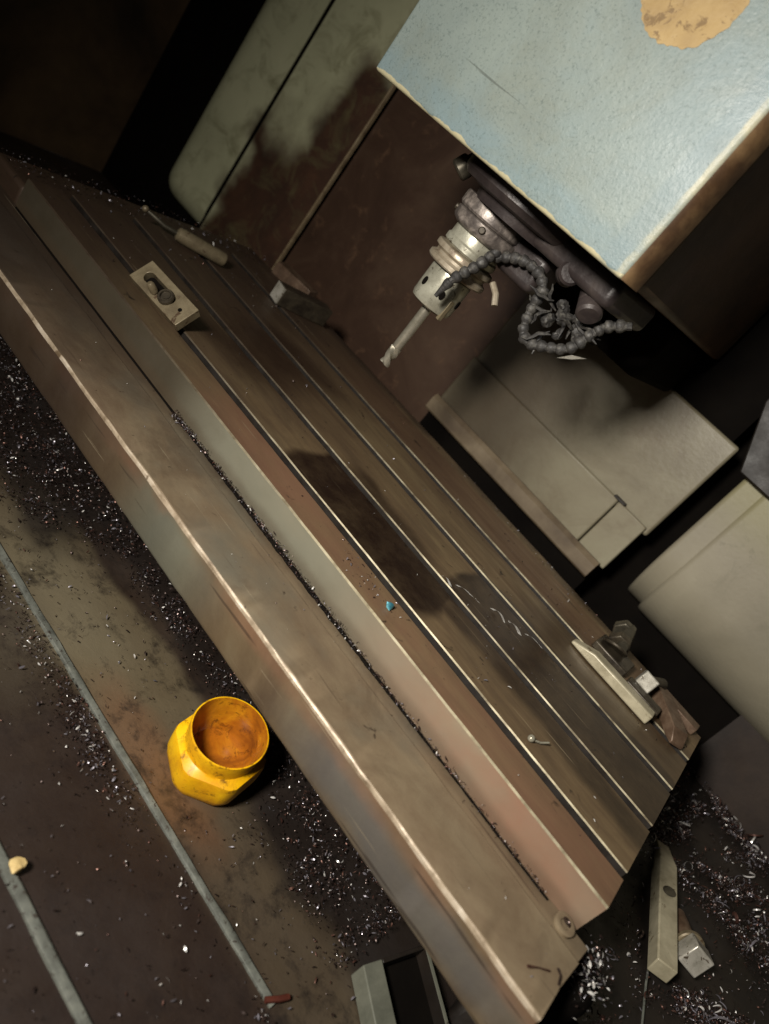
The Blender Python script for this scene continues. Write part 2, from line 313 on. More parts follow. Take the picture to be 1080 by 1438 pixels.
def make_worn_slot():
    b = NB('worn_slot_edge'); n = b.noise(35, 6, 0.65, 0.3)
    col = b.ramp(n, [(0.3, srgb(92, 80, 60)), (0.5, srgb(172, 162, 134)), (0.72, srgb(206, 198, 172))])
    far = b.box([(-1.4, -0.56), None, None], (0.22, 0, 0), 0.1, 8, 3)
    col = b.mix(b.math('MULTIPLY', far, 0.92), col, srgb(58, 44, 36))  # far slot edges dimmed in the colour for the light's falloff
    dirt = b.ramp(b.noise(14, 5, 0.65, off=6), [(0.5, 0.0), (0.66, 0.65)])
    col = b.mix(dirt, col, srgb(70, 58, 44))
    return b.done(col, 0.42, 0.3)
def nospec(m): m.node_tree.nodes['Principled BSDF'].inputs['Specular IOR Level'].default_value = 0.04; return m
M = dict(
    table=make_table_mat(), front=make_front_mat(), ledge=make_ledge_mat(), apron=make_apron_mat(), floor=make_floor_mat(),
    blue=make_blue_mat(), green=make_green_mat(), cream=make_cream_mat(), column=make_column_mat(), cup=make_cup_mat(),
    cup_in=make_cup_in_mat(), brown=make_brown_mat(),
    slot=simple('slot_sludge', srgb(20, 16, 13), srgb(34, 28, 22), 40, (0.45, 0.7)),
    worn=simple('worn_bright_edge', srgb(104, 88, 68), srgb(168, 152, 130), 48, (0.3, 0.5), 0.15, c3=srgb(206, 194, 176), spots=(srgb(104, 88, 68), 30, 0.60)),
    worn_slot=make_worn_slot(),
    dark=simple('black_grime', srgb(24, 20, 17), srgb(40, 33, 27), 12, (0.4, 0.7)),
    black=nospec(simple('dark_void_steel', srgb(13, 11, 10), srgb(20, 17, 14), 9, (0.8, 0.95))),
    wall=simple('sooty_wall_paint', srgb(36, 29, 22), srgb(84, 66, 46), 3.5, (0.5, 0.7), c3=srgb(118, 94, 66)),
    side=simple('head_side_rust', srgb(58, 45, 35), srgb(88, 67, 50), 7, (0.35, 0.55), c3=srgb(112, 84, 60), bump=0.4),
    lip=simple('soiled_cover_lip', srgb(74, 60, 46), srgb(104, 90, 70), 12, (0.45, 0.6), c3=srgb(128, 114, 92)),
    skirt=simple('oily_brown_skirt', srgb(30, 24, 20), srgb(44, 34, 28), 8, (0.5, 0.8), c3=srgb(58, 46, 37)),
    edge_ochre=simple('worn_ochre_edge', srgb(46, 34, 24), srgb(74, 54, 36), 16, (0.4, 0.6), c3=srgb(118, 94, 64)),
    strip=simple('rust_streaked_edge', srgb(92, 76, 56), srgb(140, 122, 94), 40, (0.4, 0.6), c3=srgb(160, 146, 118)),
    ochre=simple('bare_ochre_filler', srgb(140, 114, 72), srgb(160, 134, 88), 24, (0.5, 0.7), c3=srgb(172, 146, 98), bump=0.8, spots=(srgb(120, 96, 60), 90, 0.56)),
    steel=simple('clean_tool_steel', srgb(140, 136, 120), srgb(190, 188, 170), 45, (0.22, 0.42), 0.4, bump=0.3, spots=(srgb(92, 84, 70), 120, 0.6)),
    steel_dark=simple('oily_tool_steel', srgb(70, 66, 56), srgb(110, 104, 90), 36, (0.28, 0.45), 0.6),
    mauve=simple('stained_spindle_face', srgb(62, 55, 54), srgb(112, 104, 98), 80, (0.3, 0.5), 0.35, c3=srgb(178, 166, 156), bump=0.5),
    copper=simple('rusty_flange_steel', srgb(100, 82, 68), srgb(158, 146, 126), 55, (0.28, 0.42), 0.3, c3=srgb(176, 166, 148), bump=0.4),
    cutter=simple('ground_cutter_steel', srgb(150, 144, 126), srgb(196, 190, 174), 50, (0.25, 0.36), 0.65, bump=0.1),
    housing=simple('greasy_spindle_housing', srgb(34, 29, 29), srgb(56, 49, 48), 24, (0.32, 0.5), 0.1, c3=srgb(74, 66, 62), bump=0.6),
    hose=simple('dusty_grey_hose', srgb(30, 29, 29), srgb(52, 50, 48), 120, (0.45, 0.75), c3=srgb(98, 95, 88), bump=0.6, bscale=300),
    clamp=simple('bare_clamp_steel', srgb(104, 92, 72), srgb(140, 128, 102), 40, (0.35, 0.5), 0.3, spots=(srgb(84, 66, 50), 60, 0.6)),
    bar=simple('brassy_bar_steel', srgb(146, 138, 114), srgb(188, 180, 154), 30, (0.3, 0.45), 0.1, stretch=(1, 1, 1), spots=(srgb(110, 96, 72), 70, 0.6)),
    bolt=simple('oily_black_bolt', srgb(46, 40, 34), srgb(84, 76, 62), 50, (0.3, 0.5), 0.4),
    white=simple('bright_machined_face', srgb(140, 136, 124), srgb(178, 174, 162), 60, (0.25, 0.4), 0.3, c3=srgb(196, 192, 182), spots=(srgb(90, 80, 66), 130, 0.6)),
    rustbar=simple('rusty_clamp_steel', srgb(68, 52, 40), srgb(100, 80, 64), 50, (0.35, 0.55), 0.25, c3=srgb(128, 108, 90)),
    rib=simple('grey_green_seam', srgb(66, 66, 60), srgb(96, 99, 92), 60, (0.55, 0.8), 0.0, c3=srgb(122, 124, 114), bump=0.5, spots=(srgb(56, 49, 42), 170, 0.57)),
    channel=simple('grey_channel_paint', srgb(84, 86, 76), srgb(116, 117, 104), 22, (0.45, 0.6), spots=(srgb(60, 56, 48), 55, 0.62)),
    chip_dark=simple('oily_dark_chip', srgb(44, 34, 34), srgb(80, 66, 60), 200, (0.22, 0.4), 0.6, bump=0.0),
    chip_mid=simple('dull_chip', srgb(112, 108, 116), srgb(156, 152, 160), 200, (0.2, 0.38), 0.5, bump=0.0),  # bluish tint painted in for cool glints
    chip_bright=simple('bright_chip', srgb(214, 210, 204), srgb(242, 240, 236), 200, (0.2, 0.35), 0.35, bump=0.0),  # bare metal, pale colour also standing in for glints
    chip_brown=simple('rusty_chip', srgb(70, 44, 40), srgb(116, 84, 72), 200, (0.25, 0.45), 0.6, bump=0.0),
    crumb=simple('dry_yellow_crumb', srgb(196, 168, 110), srgb(226, 200, 140), 200, (0.6, 0.8), bump=0.5),
    red=simple('dull_red_plastic', srgb(72, 34, 26), srgb(104, 54, 40), 40, (0.4, 0.6)),
    teal=simple('tempered_teal_chip', srgb(60, 130, 150), srgb(120, 190, 200), 200, (0.25, 0.4), 0.6),
)

# ------------------------------------------------------------------ object helpers
BASE = {}
def thing(name, label, cat, loc, group=None):
    o = bpy.data.objects.new(name, None); COL.objects.link(o); o.location = loc; o.empty_display_size = 0.02
    o['label'] = label; o['category'] = cat
    if group: o['group'] = group
    BASE[o.name] = Vector(loc); return o
def obj(name, bm, mats, parent=None, loc=None, label=None, cat=None, group=None, kind=None, bevel=0.0, seg=2, sharp=35):
    base = BASE[parent.name] if parent else Vector(loc or (0, 0, 0))
    bmesh.ops.recalc_face_normals(bm, faces=bm.faces[:])
    bmesh.ops.translate(bm, verts=bm.verts[:], vec=-base)
    me = bpy.data.meshes.new(name); bm.to_mesh(me); bm.free()
    for mm in (mats if isinstance(mats, (list, tuple)) else [mats]): me.materials.append(mm)
    me.polygons.foreach_set('use_smooth', [True]*len(me.polygons)); me.set_sharp_from_angle(angle=math.radians(sharp))
    o = bpy.data.objects.new(name, me); COL.objects.link(o)
    if parent: o.parent = parent
    else: o.location = base
    BASE[o.name] = base
    if label: o['label'] = label
    if cat: o['category'] = cat
    if group: o['group'] = group
    if kind: o['kind'] = kind
    if bevel:
        md = o.modifiers.new('bevel', 'BEVEL'); md.width = bevel; md.segments = seg; md.limit_method = 'ANGLE'; md.angle_limit = math.radians(40)
        md.harden_normals = False
    return o
def box(bm, x0, x1, y0, y1, z0, z1, rot=None, piv=None, mi=0):
    vs = [bm.verts.new((x, y, z)) for x in (x0, x1) for y in (y0, y1) for z in (z0, z1)]
    for f in ((0, 1, 3, 2), (4, 6, 7, 5), (0, 4, 5, 1), (2, 3, 7, 6), (0, 2, 6, 4), (1, 5, 7, 3)):
        bm.faces.new([vs[i] for i in f]).material_index = mi
    if rot is not None:
        p = Vector(piv or ((x0+x1)/2, (y0+y1)/2, (z0+z1)/2))
        bmesh.ops.rotate(bm, verts=vs, cent=p, matrix=rot.to_matrix() if not isinstance(rot, Matrix) else rot)
    return vs
def B(*a, **k):
    bm = bmesh.new(); box(bm, *a, **k); return bm
def thick(bm, vec):
    r = bmesh.ops.extrude_face_region(bm, geom=bm.faces[:])
    bmesh.ops.translate(bm, verts=[g for g in r['geom'] if isinstance(g, bmesh.types.BMVert)], vec=vec); return bm
def place(bm, mat): bmesh.ops.transform(bm, matrix=mat, verts=bm.verts[:]); return bm
def prism(bm, poly, z0, z1, mi=0, hole=None):
    a = [bm.verts.new((x, y, z0)) for x, y in poly]; b = [bm.verts.new((x, y, z1)) for x, y in poly]
    n = len(poly)
    for i in range(n): bm.faces.new((a[i], a[(i+1) % n], b[(i+1) % n], b[i])).material_index = mi
    bm.faces.new(a[::-1]).material_index = mi; bm.faces.new(b).material_index = mi
    return a+b
def lathe(bm, prof, seg=40, mat=None, mis=None, close=True):
    """prof: list of (r,z) about local Z; mat: 4x4 placing it"""
    rings = []
    for r, z in prof:
        rings.append([bm.verts.new((r*math.cos(2*math.pi*k/seg), r*math.sin(2*math.pi*k/seg), z)) for k in range(seg)])
    for i in range(len(rings)-1):
        for k in range(seg):
            f = bm.faces.new((rings[i][k], rings[i][(k+1) % seg], rings[i+1][(k+1) % seg], rings[i+1][k]))
            if mis: f.material_index = mis[i]
    if close:
        bm.faces.new(rings[0][::-1]); f = bm.faces.new(rings[-1])
        if mis: f.material_index = mis[-1]
    if mat is not None: bmesh.ops.transform(bm, matrix=mat, verts=[v for r in rings for v in r])
    return rings
def axis(p, d, up=None):
    q = Vector(d).normalized().to_track_quat('Z', 'Y'); mm = q.to_matrix().to_4x4(); mm.translation = Vector(p); return mm
def L(prof, p, d=(0, 0, 1), **k):
    bm = bmesh.new(); lathe(bm, prof, mat=axis(p, d), **k); return bm
def tube(bm, pts, r, seg=8, rs=None):
    pts = [Vector(p) for p in pts]; prev = None; n = None
    for i, p in enumerate(pts):
        t = (pts[min(i+1, len(pts)-1)]-pts[max(i-1, 0)]).normalized()
        if n is None: n = t.orthogonal().normalized()
        n = (n-t*n.dot(t)).normalized(); bn = t.cross(n); rr = rs[i] if rs else r
        ring = [bm.verts.new(p+rr*(math.cos(2*math.pi*k/seg)*n+math.sin(2*math.pi*k/seg)*bn)) for k in range(seg)]
        if prev:
            for k in range(seg): bm.faces.new((prev[k], prev[(k+1) % seg], ring[(k+1) % seg], ring[k]))
        else: bm.faces.new(ring[::-1])
        prev = ring
    bm.faces.new(prev)
def extrude_x(bm, prof, mis, xs, wob=0.0, wobset=(), closed=True, seed=0):
    """profile of (y,z) swept along X; points listed in wobset get small hand-worn irregularity"""
    rings = []
    for x in xs:
        ring = []
        for i, (y, z) in enumerate(prof):
            dy = dz = 0
            if i in wobset:
                dy = wob*(mnoise.noise((x*22+seed, i*0.35, 0))+0.6*mnoise.noise((x*70, i*0.9+seed, 3)))
                dz = wob*0.6*(mnoise.noise((x*26, i*0.35, 7+seed))+0.5*mnoise.noise((x*80, i*0.9, 9)))
            ring.append(bm.verts.new((x, y+dy, z+dz)))
        rings.append(ring)
    n = len(prof)
    for a, b in zip(rings, rings[1:]):
        for i in range(n if closed else n-1):
            bm.faces.new((a[i], a[(i+1) % n], b[(i+1) % n], b[i])).material_index = mis[i]
    if closed:
        f = bm.faces.new(rings[0][::-1]); f.material_index = mis[-1]; f = bm.faces.new(rings[-1]); f.material_index = mis[-1]
    return rings

# ------------------------------------------------------------------ setting: tray, walls
FZ, RZ = -0.22, -0.14
def sheet(bm, x0, x1, y0, y1, z, nx, ny, amp=0.0):
    g = [[bm.verts.new((x0+(x1-x0)*i/nx, y0+(y1-y0)*j/ny, z+amp*mnoise.noise((i*0.9, j*0.9, z)))) for j in range(ny+1)] for i in range(nx+1)]
    for i in range(nx):
        for j in range(ny): bm.faces.new((g[i][j], g[i+1][j], g[i+1][j+1], g[i][j+1]))
bm = bmesh.new(); sheet(bm, -1.75, 0.75, -1.0, 0.75, FZ, 60, 44, 0.0015)
floor = obj('floor', bm, M['floor'], kind='structure')
for yy, x0, x1, hw in ((-0.1315, -1.2, -0.105, 0.0042), (-0.2655, -1.2, 0.3, 0.0050)):
    bm = bmesh.new()
    xs = np.linspace(x0, x1, 90); prof = [(yy-hw, FZ-0.003), (yy-hw*0.85, FZ+0.0024), (yy-hw*0.55, FZ+0.0032), (yy+hw*0.55, FZ+0.0036), (yy+hw*0.85, FZ+0.0026), (yy+hw, FZ-0.003)]
    extrude_x(bm, prof, [0]*6, xs, 0.0010, range(6), seed=yy*10)
    obj('seam_strip', bm, M['rib'], floor)
# raised right-hand tray beyond the table end
bm = bmesh.new(); sheet(bm, 0.028, 0.75, 0.04, 0.75, RZ, 24, 24, 0.002)
r0 = [v for v in bm.verts if abs(v.co.x-0.028) < 1e-5]
side_floor = obj('raised_floor', bm, M['dark'], kind='structure')

back = bpy.data.objects.new('back_wall', None); COL.objects.link(back); back.location = (-0.6, 0.6, 0); back['kind'] = 'structure'; BASE[back.name] = Vector((-0.6, 0.6, 0))
def rounded_panel(x0, x1, z0, z1, y, depth, rl=0, rb=0, rr=0, n=10):
    """sheet panel facing -Y whose left / bottom / right border rolls back with a radius"""
    bm = bmesh.new()
    def border(a, b, ra, rb_):
        out = []
        if ra:
            for k in range(n): 
                t = math.pi/2*(1-k/n); out.append((a+ra*(1-math.sin(t)), ra*(1-math.cos(t))))
        else: out.append((a, 0))
        steps = 16
        lo = a+ra; hi = b-rb_
        for k in range(0 if ra else 1, steps+1): out.append((lo+(hi-lo)*k/steps, 0))
        if rb_:
            for k in range(1, n+1):
                t = math.pi/2*k/n; out.append((hi+rb_*math.sin(t), rb_*(1-math.cos(t))))
        return out
    us = border(x0, x1, rl, rr); vs_ = border(z0, z1, rb, 0)
    g = [[bm.verts.new((u, y+du+dv, v)) for v, dv in vs_] for u, du in us]
    for i in range(len(us)-1):
        for j in range(len(vs_)-1): bm.faces.new((g[i][j], g[i+1][j], g[i+1][j+1], g[i][j+1]))
    return thick(bm, (0, 0.002, 0))
obj('wall_panel', rounded_panel(-1.525, -1.339, -0.115, 0.9, 0.60, 0, rl=0.07, rb=0.05), M['green'], back, label='pale green painted panel with a soft rolled left edge')
obj('wall_panel', B(-1.330, -1.112, 0.601, 0.606, -0.20, 0.9), M['green'], back, label='pale green panel stained brown with rust along its lower part', bevel=0.0015)
obj('seam', B(-1.338, -1.331, 0.603, 0.63, -0.2, 0.9), M['black'], back)
obj('edge_strip', B(-1.1115, -1.1075, 0.5975, 0.607, -0.08, 0.9), M['strip'], back, bevel=0.001)
obj('wall_panel', B(-1.1055, -0.655, 0.612, 0.617, -0.22, 0.9), M['brown'], back, label='rust brown sheet behind the spindle')
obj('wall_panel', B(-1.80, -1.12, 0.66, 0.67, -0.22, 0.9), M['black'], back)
obj('wall_panel', rounded_panel(-0.182, 0.62, -0.012, 0.9, 0.5985, 0, rl=0.012, rb=0.115), M['cream'], back, label='big cream panel with grey green stains and a lower edge curved back into shade')  # lower edge curved far back so its shading imitates a soft shadow
obj('panel_flange', rounded_panel(-0.213, -0.168, -0.004, 0.285, 0.6025, 0, rl=0.008, rb=0.115), M['cream'], back)
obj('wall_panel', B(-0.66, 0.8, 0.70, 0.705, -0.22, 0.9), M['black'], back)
bm = bmesh.new()      # sloping dark sheet from the cream panel down to the raised tray
for a in [((0.035, 0.655, RZ+0.002), (0.80, 0.655, RZ+0.002), (0.80, 0.66, 0.03), (0.035, 0.66, 0.03))]: bm.faces.new([bm.verts.new(p) for p in a])
thick(bm, (0, 0.003, 0))
obj('skirt_sheet', bm, M['skirt'], back)
left = obj('left_wall', B(-1.76, -1.75, -0.9, 0.75, -0.22, 1.0), M['wall'], kind='structure')

# ------------------------------------------------------------------ saddle under the table
sad = thing('machine_saddle', 'dark greasy saddle and slide cover under the milling table', 'saddle', (-0.45, 0.2, FZ))
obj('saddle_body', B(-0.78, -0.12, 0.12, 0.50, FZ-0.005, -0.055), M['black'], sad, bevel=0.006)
bm = bmesh.new()
prof = [(0.012, FZ), (0.02, -0.185), (0.06, -0.172), (0.20, -0.165), (0.20, FZ)]
extrude_x(bm, prof, [0]*5, np.linspace(0.0, 0.105, 6))
obj('slide_cover', bm, M['dark'], sad, bevel=0.008, seg=3)
bm = bmesh.new(); tube(bm, [(0.112, 0.235, RZ+0.004), (0.118, 0.19, RZ+0.006), (0.130, 0.14, RZ+0.004)], 0.0012)
obj('cover_edge', bm, M['rib'], sad)

# ------------------------------------------------------------------ milling table
tab = thing('milling_table', 'long brown oily milling table with four T-slots and a front trough', 'machine table', (-0.5, 0.22, -0.08))
SL = [0.0555, 0.1560, 0.2555, 0.3555]
hw = 0.0068
prof = [(0.0, -0.050), (0.0, -0.0018), (0.0022, 0.0)]; mis = [0, 2, 1]
prof = []; mis = []
def add(p, mi): prof.append(p); mis.append(mi)      # mi colours the segment that starts at p
add((0.0, -0.052), 0); add((0.0, -0.0016), 2); add((0.0018, 0.0), 1)
for c in SL:
    add((c-hw-0.0008, 0.0), 3); add((c-hw, -0.0010), 3); add((c-hw, -0.014), 3); add((c-0.011, -0.014), 3); add((c-0.011, -0.024), 3)
    add((c+0.011, -0.024), 3); add((c+0.011, -0.014), 3); add((c+hw, -0.014), 3); add((c+hw, -0.0014), 4); add((c+hw+0.0011, 0.0), 1)
add((0.450, 0.0), 2); add((0.4525, -0.0020), 1); add((0.4525, -0.052), 3)
wobs = [i for i, (y, z) in enumerate(prof) if -0.003 < z <= 0.0]
bm = bmesh.new(); extrude_x(bm, prof, mis, np.linspace(-1.0, 0.0, 110), 0.0004, wobs)
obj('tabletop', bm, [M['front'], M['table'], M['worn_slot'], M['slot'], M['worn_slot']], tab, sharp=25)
# front trough: gutter, little step, flat, worn outer edge, apron
prof = [(-0.0005, -0.054), (-0.0005, -0.0375), (-0.006, -0.0372), (-0.0290, -0.0358), (-0.0318, -0.0310), (-0.070, -0.0300), (-0.1066, -0.0303), (-0.1077, -0.0308), (-0.1086, -0.0322), (-0.1088, -0.0350), (-0.1085, -0.076), (-0.106, -0.081), (-0.098, -0.081), (-0.098, -0.054)]
mis = [0, 0, 0, 0, 0, 0, 0, 1, 1, 2, 2, 2, 2, 2]
bm = bmesh.new(); rings = extrude_x(bm, prof, mis, np.linspace(-1.10, 0.0155, 150), 0.0009, (3, 4, 6, 7, 8, 9, 10, 11), seed=2)
n_r = len(rings)
for k, ring in enumerate(rings[-2:]):                       # the trough is cut slightly askew at its right end
    for v in ring: v.co.x += (v.co.y)*0.10*(1 if k == 1 else 0)
for v in rings[-1]:
    if v.co.z < -0.05: v.co.x -= 0.004
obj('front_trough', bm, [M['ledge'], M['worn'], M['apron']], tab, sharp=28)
bm = bmesh.new(); prof = [(0.4530, -0.006), (0.458, -0.0045), (0.492, -0.005), (0.4965, -0.008), (0.4965, -0.052), (0.4530, -0.052)]
extrude_x(bm, prof, [0, 0, 1, 0, 0, 0], np.linspace(-1.0, -0.012, 60), 0.001, (1, 2, 3), seed=5)
obj('rear_trough', bm, [M['table'], M['worn_slot']], tab)
bm = bmesh.new(); box(bm, -1.085, -1.0005, -0.0, 0.49, -0.052, -0.012)
obj('end_trough', bm, M['table'], tab, bevel=0.006, seg=3)

# ------------------------------------------------------------------ column
colm = thing('machine_column', 'grey beige column with stepped cover plates behind the table', 'column', (-0.45, 0.62, FZ))
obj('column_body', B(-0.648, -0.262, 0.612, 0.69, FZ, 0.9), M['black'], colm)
obj('cover_plate', B(-0.652, -0.247, 0.600, 0.6115, 0.100, 0.283), M['column'], colm, bevel=0.004)
obj('cover_plate', B(-0.652, -0.3125, 0.590, 0.5985, 0.020, 0.1135), M['column'], colm, bevel=0.003)
obj('cover_plate', B(-0.3105, -0.254, 0.591, 0.5985, 0.020, 0.1125), M['column'], colm, bevel=0.002)
bm = bmesh.new(); extrude_x(bm, [(0.5888, 0.0245), (0.580, 0.026), (0.574, 0.019), (0.573, -0.001), (0.575, -0.004), (0.5888, -0.004)], [0]*6, np.linspace(-0.655, -0.262, 24), 0.0006, (0, 1, 2), seed=3)
obj('cover_lip', bm, M['lip'], colm)
obj('kick_plate', B(-0.655, -0.262, 0.600, 0.6115, -0.215, 0.018), M['black'], colm)
bm = bmesh.new(); box(bm, -0.322, -0.300, 0.587, 0.5985, 0.1128, 0.1165); obj('cover_tab', bm, M['dark'], colm, bevel=0.001)
# dark bracket to the right, above the cream panel
brk = thing('cable_bracket', 'dark grey bracket plate hanging above the cream panel', 'bracket', (-0.25, 0.56, 0.28))
bm = bmesh.new()
poly = [(-0.268, 0.352), (-0.222, 0.262), (-0.02, 0.262), (-0.02, 0.90), (-0.268, 0.90)]
a = [bm.verts.new((x, 0.575, z)) for x, z in poly]; bm.faces.new(a); thick(bm, (0, 0.012, 0))
obj('plate', bm, M['dark'], brk, bevel=0.002)

# ------------------------------------------------------------------ spindle head
head = thing('spindle_head', 'milling head with worn pale blue painted front cover', 'spindle head', (-0.54, 0.2, 0.347))
HX0, HX1 = -0.712, -0.366
bm = bmesh.new()
nx, nz = 60, 60
prof_front = B(HX0, HX1, 0.080, 0.094, 0.347, 0.86)
bm = prof_front
bmesh.ops.bevel(bm, geom=[e for e in bm.edges], offset=0.0045, segments=3, affect='EDGES', profile=0.6)
obj('front_cover', bm, M['blue'], head)
bm = bmesh.new(); rr = []
for k in range(160):                                      # ochre patch of bare filler, ragged outline
    t = 2*math.pi*k/160; q = 1+0.07*mnoise.noise((math.cos(t)*2.2, math.sin(t)*2.2, 1))+0.05*mnoise.noise((math.cos(t)*9, math.sin(t)*9, 2))
    rr.append(bm.verts.new((-0.4795+0.043*q*math.cos(t), 0.0796, 0.5470+0.046*q*math.sin(t))))
bm.faces.new(rr); thick(bm, (0, 0.0009, 0))
obj('bare_patch', bm, M['ochre'], head, label='round ochre patch of bare filler in the blue paint')
bm = bmesh.new(); extrude_pts = [(HX1-0.0005, 0.0815), (HX1+0.003, 0.0835), (HX1+0.008, 0.094), (HX1+0.010, 0.106), (HX1-0.0005, 0.106)]
prism(bm, extrude_pts, 0.3478, 0.86); obj('corner_strip', bm, M['edge_ochre'], head)
bm = bmesh.new(); box(bm, HX0+0.004, HX1+0.009, 0.1065, 0.60, 0.349, 0.86); obj('head_casting', bm, M['side'], head, bevel=0.008, seg=3)
obj('head_shade_block', B(-0.605, -0.372, 0.37, 0.585, 0.272, 0.3485), M['black'], head, bevel=0.01, seg=3)  # dark block added under the head to shade the column
SX, SY = -0.5625, 0.20
bm = L([(0.082, 0.3485), (0.082, 0.338), (0.076, 0.331), (0.056, 0.328), (0.054, 0.318)], (SX+0.024, SY, 0), seg=56)
obj('spindle_housing', bm, M['housing'], head)
bm = bmesh.new(); prism(bm, [(-0.53, 0.17), (-0.385, 0.155), (-0.372, 0.26), (-0.41, 0.30), (-0.53, 0.28)], 0.318, 0.3485)
obj('housing_block', bm, M['housing'], head, bevel=0.008, seg=3)
bm = bmesh.new(); box(bm, -0.535, -0.478, 0.20, 0.25, 0.276, 0.318); obj('nozzle_block', bm, M['housing'], head, bevel=0.008, seg=3)
bm = L([(0.0405, 0.3195), (0.0415, 0.317), (0.0415, 0.306), (0.0395, 0.3035)], (SX-0.014+0.012, SY, 0), seg=48)
obj('spindle_ring', bm, M['mauve'], head)
bm = L([(0.0385, 0.3030), (0.0415, 0.3015), (0.0415, 0.292), (0.0395, 0.289), (0.034, 0.286)], (SX, SY, 0), seg=48)
obj('spindle_nose', bm, M['mauve'], head)
for k in range(4):
    t = 0.4+k*math.pi/2
    bm = L([(0.0035, 0), (0.0040, 0.001), (0.0040, 0.004), (0.003, 0.005)], (SX+0.0395*math.cos(t), SY+0.0395*math.sin(t), 0.2965), (math.cos(t), math.sin(t), 0), seg=10)
    obj('nose_bolt', bm, M['bolt'], head)
bm = L([(0.009, 0), (0.009, 0.014), (0.012, 0.016), (0.0125, 0.018), (0.0125, 0.030), (0.010, 0.032)], (-0.617, SY-0.01, 0.352), (-0.35, -0.3, -1), seg=20)
obj('air_fitting', bm, M['steel_dark'], head)
for p, d, r, h in (((-0.452, 0.19, 0.318), (0.25, -0.5, 0.1), 0.0125, 0.030), ((-0.418, 0.19, 0.324), (0.35, -0.35, -0.35), 0.0135, 0.036)):
    bm = L([(r*0.85, 0), (r, 0.003), (r, h*0.5), (r*0.93, h*0.53), (r*0.93, h*0.6), (r, h*0.63), (r, h-0.003), (r*0.8, h)], p, d, seg=24)
    obj('hose_fitting', bm, M['housing'], head)

# tool holder and cutter
hol = thing('tool_holder', 'steel collet tool holder with a rusty double flange in the spindle', 'tool holder', (SX, SY, 0.194))
obj('holder_body', L([(0.0300, 0.2900), (0.0315, 0.287), (0.0315, 0.2745), (0.0335, 0.2725), (0.0335, 0.2665), (0.0300, 0.2640)], (SX, SY, 0), seg=48), M['steel'], hol)
obj('tool_flange', L([(0.0300, 0.2638), (0.0365, 0.2625), (0.0375, 0.261), (0.0375, 0.2565), (0.0330, 0.2535), (0.0330, 0.2505), (0.0378, 0.2475), (0.0378, 0.2430), (0.0362, 0.2412), (0.0255, 0.2400)], (SX, SY, 0), seg=56), M['copper'], hol)
nutp = [(0.0225, 0.2398), (0.0260, 0.2385), (0.0265, 0.236), (0.0265, 0.201), (0.0250, 0.1965), (0.0205, 0.1942), (0.0080, 0.1942)]
nut = obj('collet_nut', L(nutp, (SX, SY, 0), seg=56), M['steel'], hol)
for k in range(6):
    t = -1.95+k*math.pi/3
    bm = L([(0.0030, 0), (0.0030, 0.004)], (SX+0.0238*math.cos(t), SY+0.0238*math.sin(t), 0.2165), (math.cos(t), math.sin(t), 0), seg=14)
    bmesh.ops.scale(bm, vec=(1, 1, 1.7), verts=bm.verts[:], space=Matrix.Translation((0, 0, -0.2165)))
    obj('spanner_hole', bm, M['black'], nut)
for k in range(1):
    t = -0.30
    bm = bmesh.new(); box(bm, -0.003, 0.003, -0.0012, 0.0034, -0.018, 0.008, rot=Euler((0, 0, t+math.pi/2)), piv=(0, 0, 0))
    bmesh.ops.translate(bm, verts=bm.verts[:], vec=(SX+0.0262*math.cos(t), SY+0.0262*math.sin(t), 0.210))
    obj('nut_key', bm, M['clamp'], nut, bevel=0.0006)
cut = thing('end_mill', 'slim two flute end mill held in the collet nut', 'milling cutter', (SX, SY, 0.108))
obj('shank', L([(0.0062, 0.196), (0.0062, 0.1350), (0.0054, 0.1325)], (SX, SY, 0), seg=28), M['cutter'], cut)
bm = bmesh.new(); NR = 26                                   # fluted, twisted tip
rings = []
for k in range(NR+1):
    z = 0.1330-0.0250*k/NR; tw = 3.0*k/NR
    ring = []
    for s in range(28):
        t = 2*math.pi*s/28; fl = math.cos(2*t); r = 0.0070*(1-0.52*max(0, -fl)**0.7)
        ring.append(bm.verts.new((SX+r*math.cos(t+tw), SY+r*math.sin(t+tw), z+(0.0012*math.sin(t) if k == NR else 0))))
    if rings:
        for s in range(28): bm.faces.new((rings[-1][s], rings[-1][(s+1) % 28], ring[(s+1) % 28], ring[s]))
    rings.append(ring)
bm.faces.new(rings[0]); bm.faces.new(rings[-1][::-1])
obj('fluted_tip', bm, M['cutter'], cut)

# ------------------------------------------------------------------ coolant hoses (beads are parts)
bead_me = None
def make_bead():
    bm = bmesh.new(); lathe(bm, [(0.0030, -0.0062), (0.0046, -0.0060), (0.0060, -0.0046), (0.0062, -0.0016), (0.0055, 0.0008), (0.0043, 0.0024), (0.0038, 0.0040), (0.0036, 0.0068)], seg=18)
    for v in bm.verts: v.co += 0.0004*Vector((mnoise.noise(v.co*400), mnoise.noise(v.co*400+Vector((5, 0, 0))), 0))
    me = bpy.data.meshes.new('hose_bead'); bm.to_mesh(me); bm.free(); me.materials.append(M['hose'])
    me.polygons.foreach_set('use_smooth', [True]*len(me.polygons)); me.set_sharp_from_angle(angle=math.radians(50)); return me
bead_me = make_bead()
def spline(pts, n):
    pts = [Vector(p) for p in pts]; P = [2*pts[0]-pts[1]]+pts+[2*pts[-1]-pts[-2]]; out = []
    for i in range(1, len(P)-2):
        for k in range(n):
            t = k/n; a, b, c, d = P[i-1:i+3]
            out.append(0.5*((2*b)+(c-a)*t+(2*a-5*b+4*c-d)*t*t+(3*b-a-3*c+d)*t**3))
    out.append(pts[-1]); return out
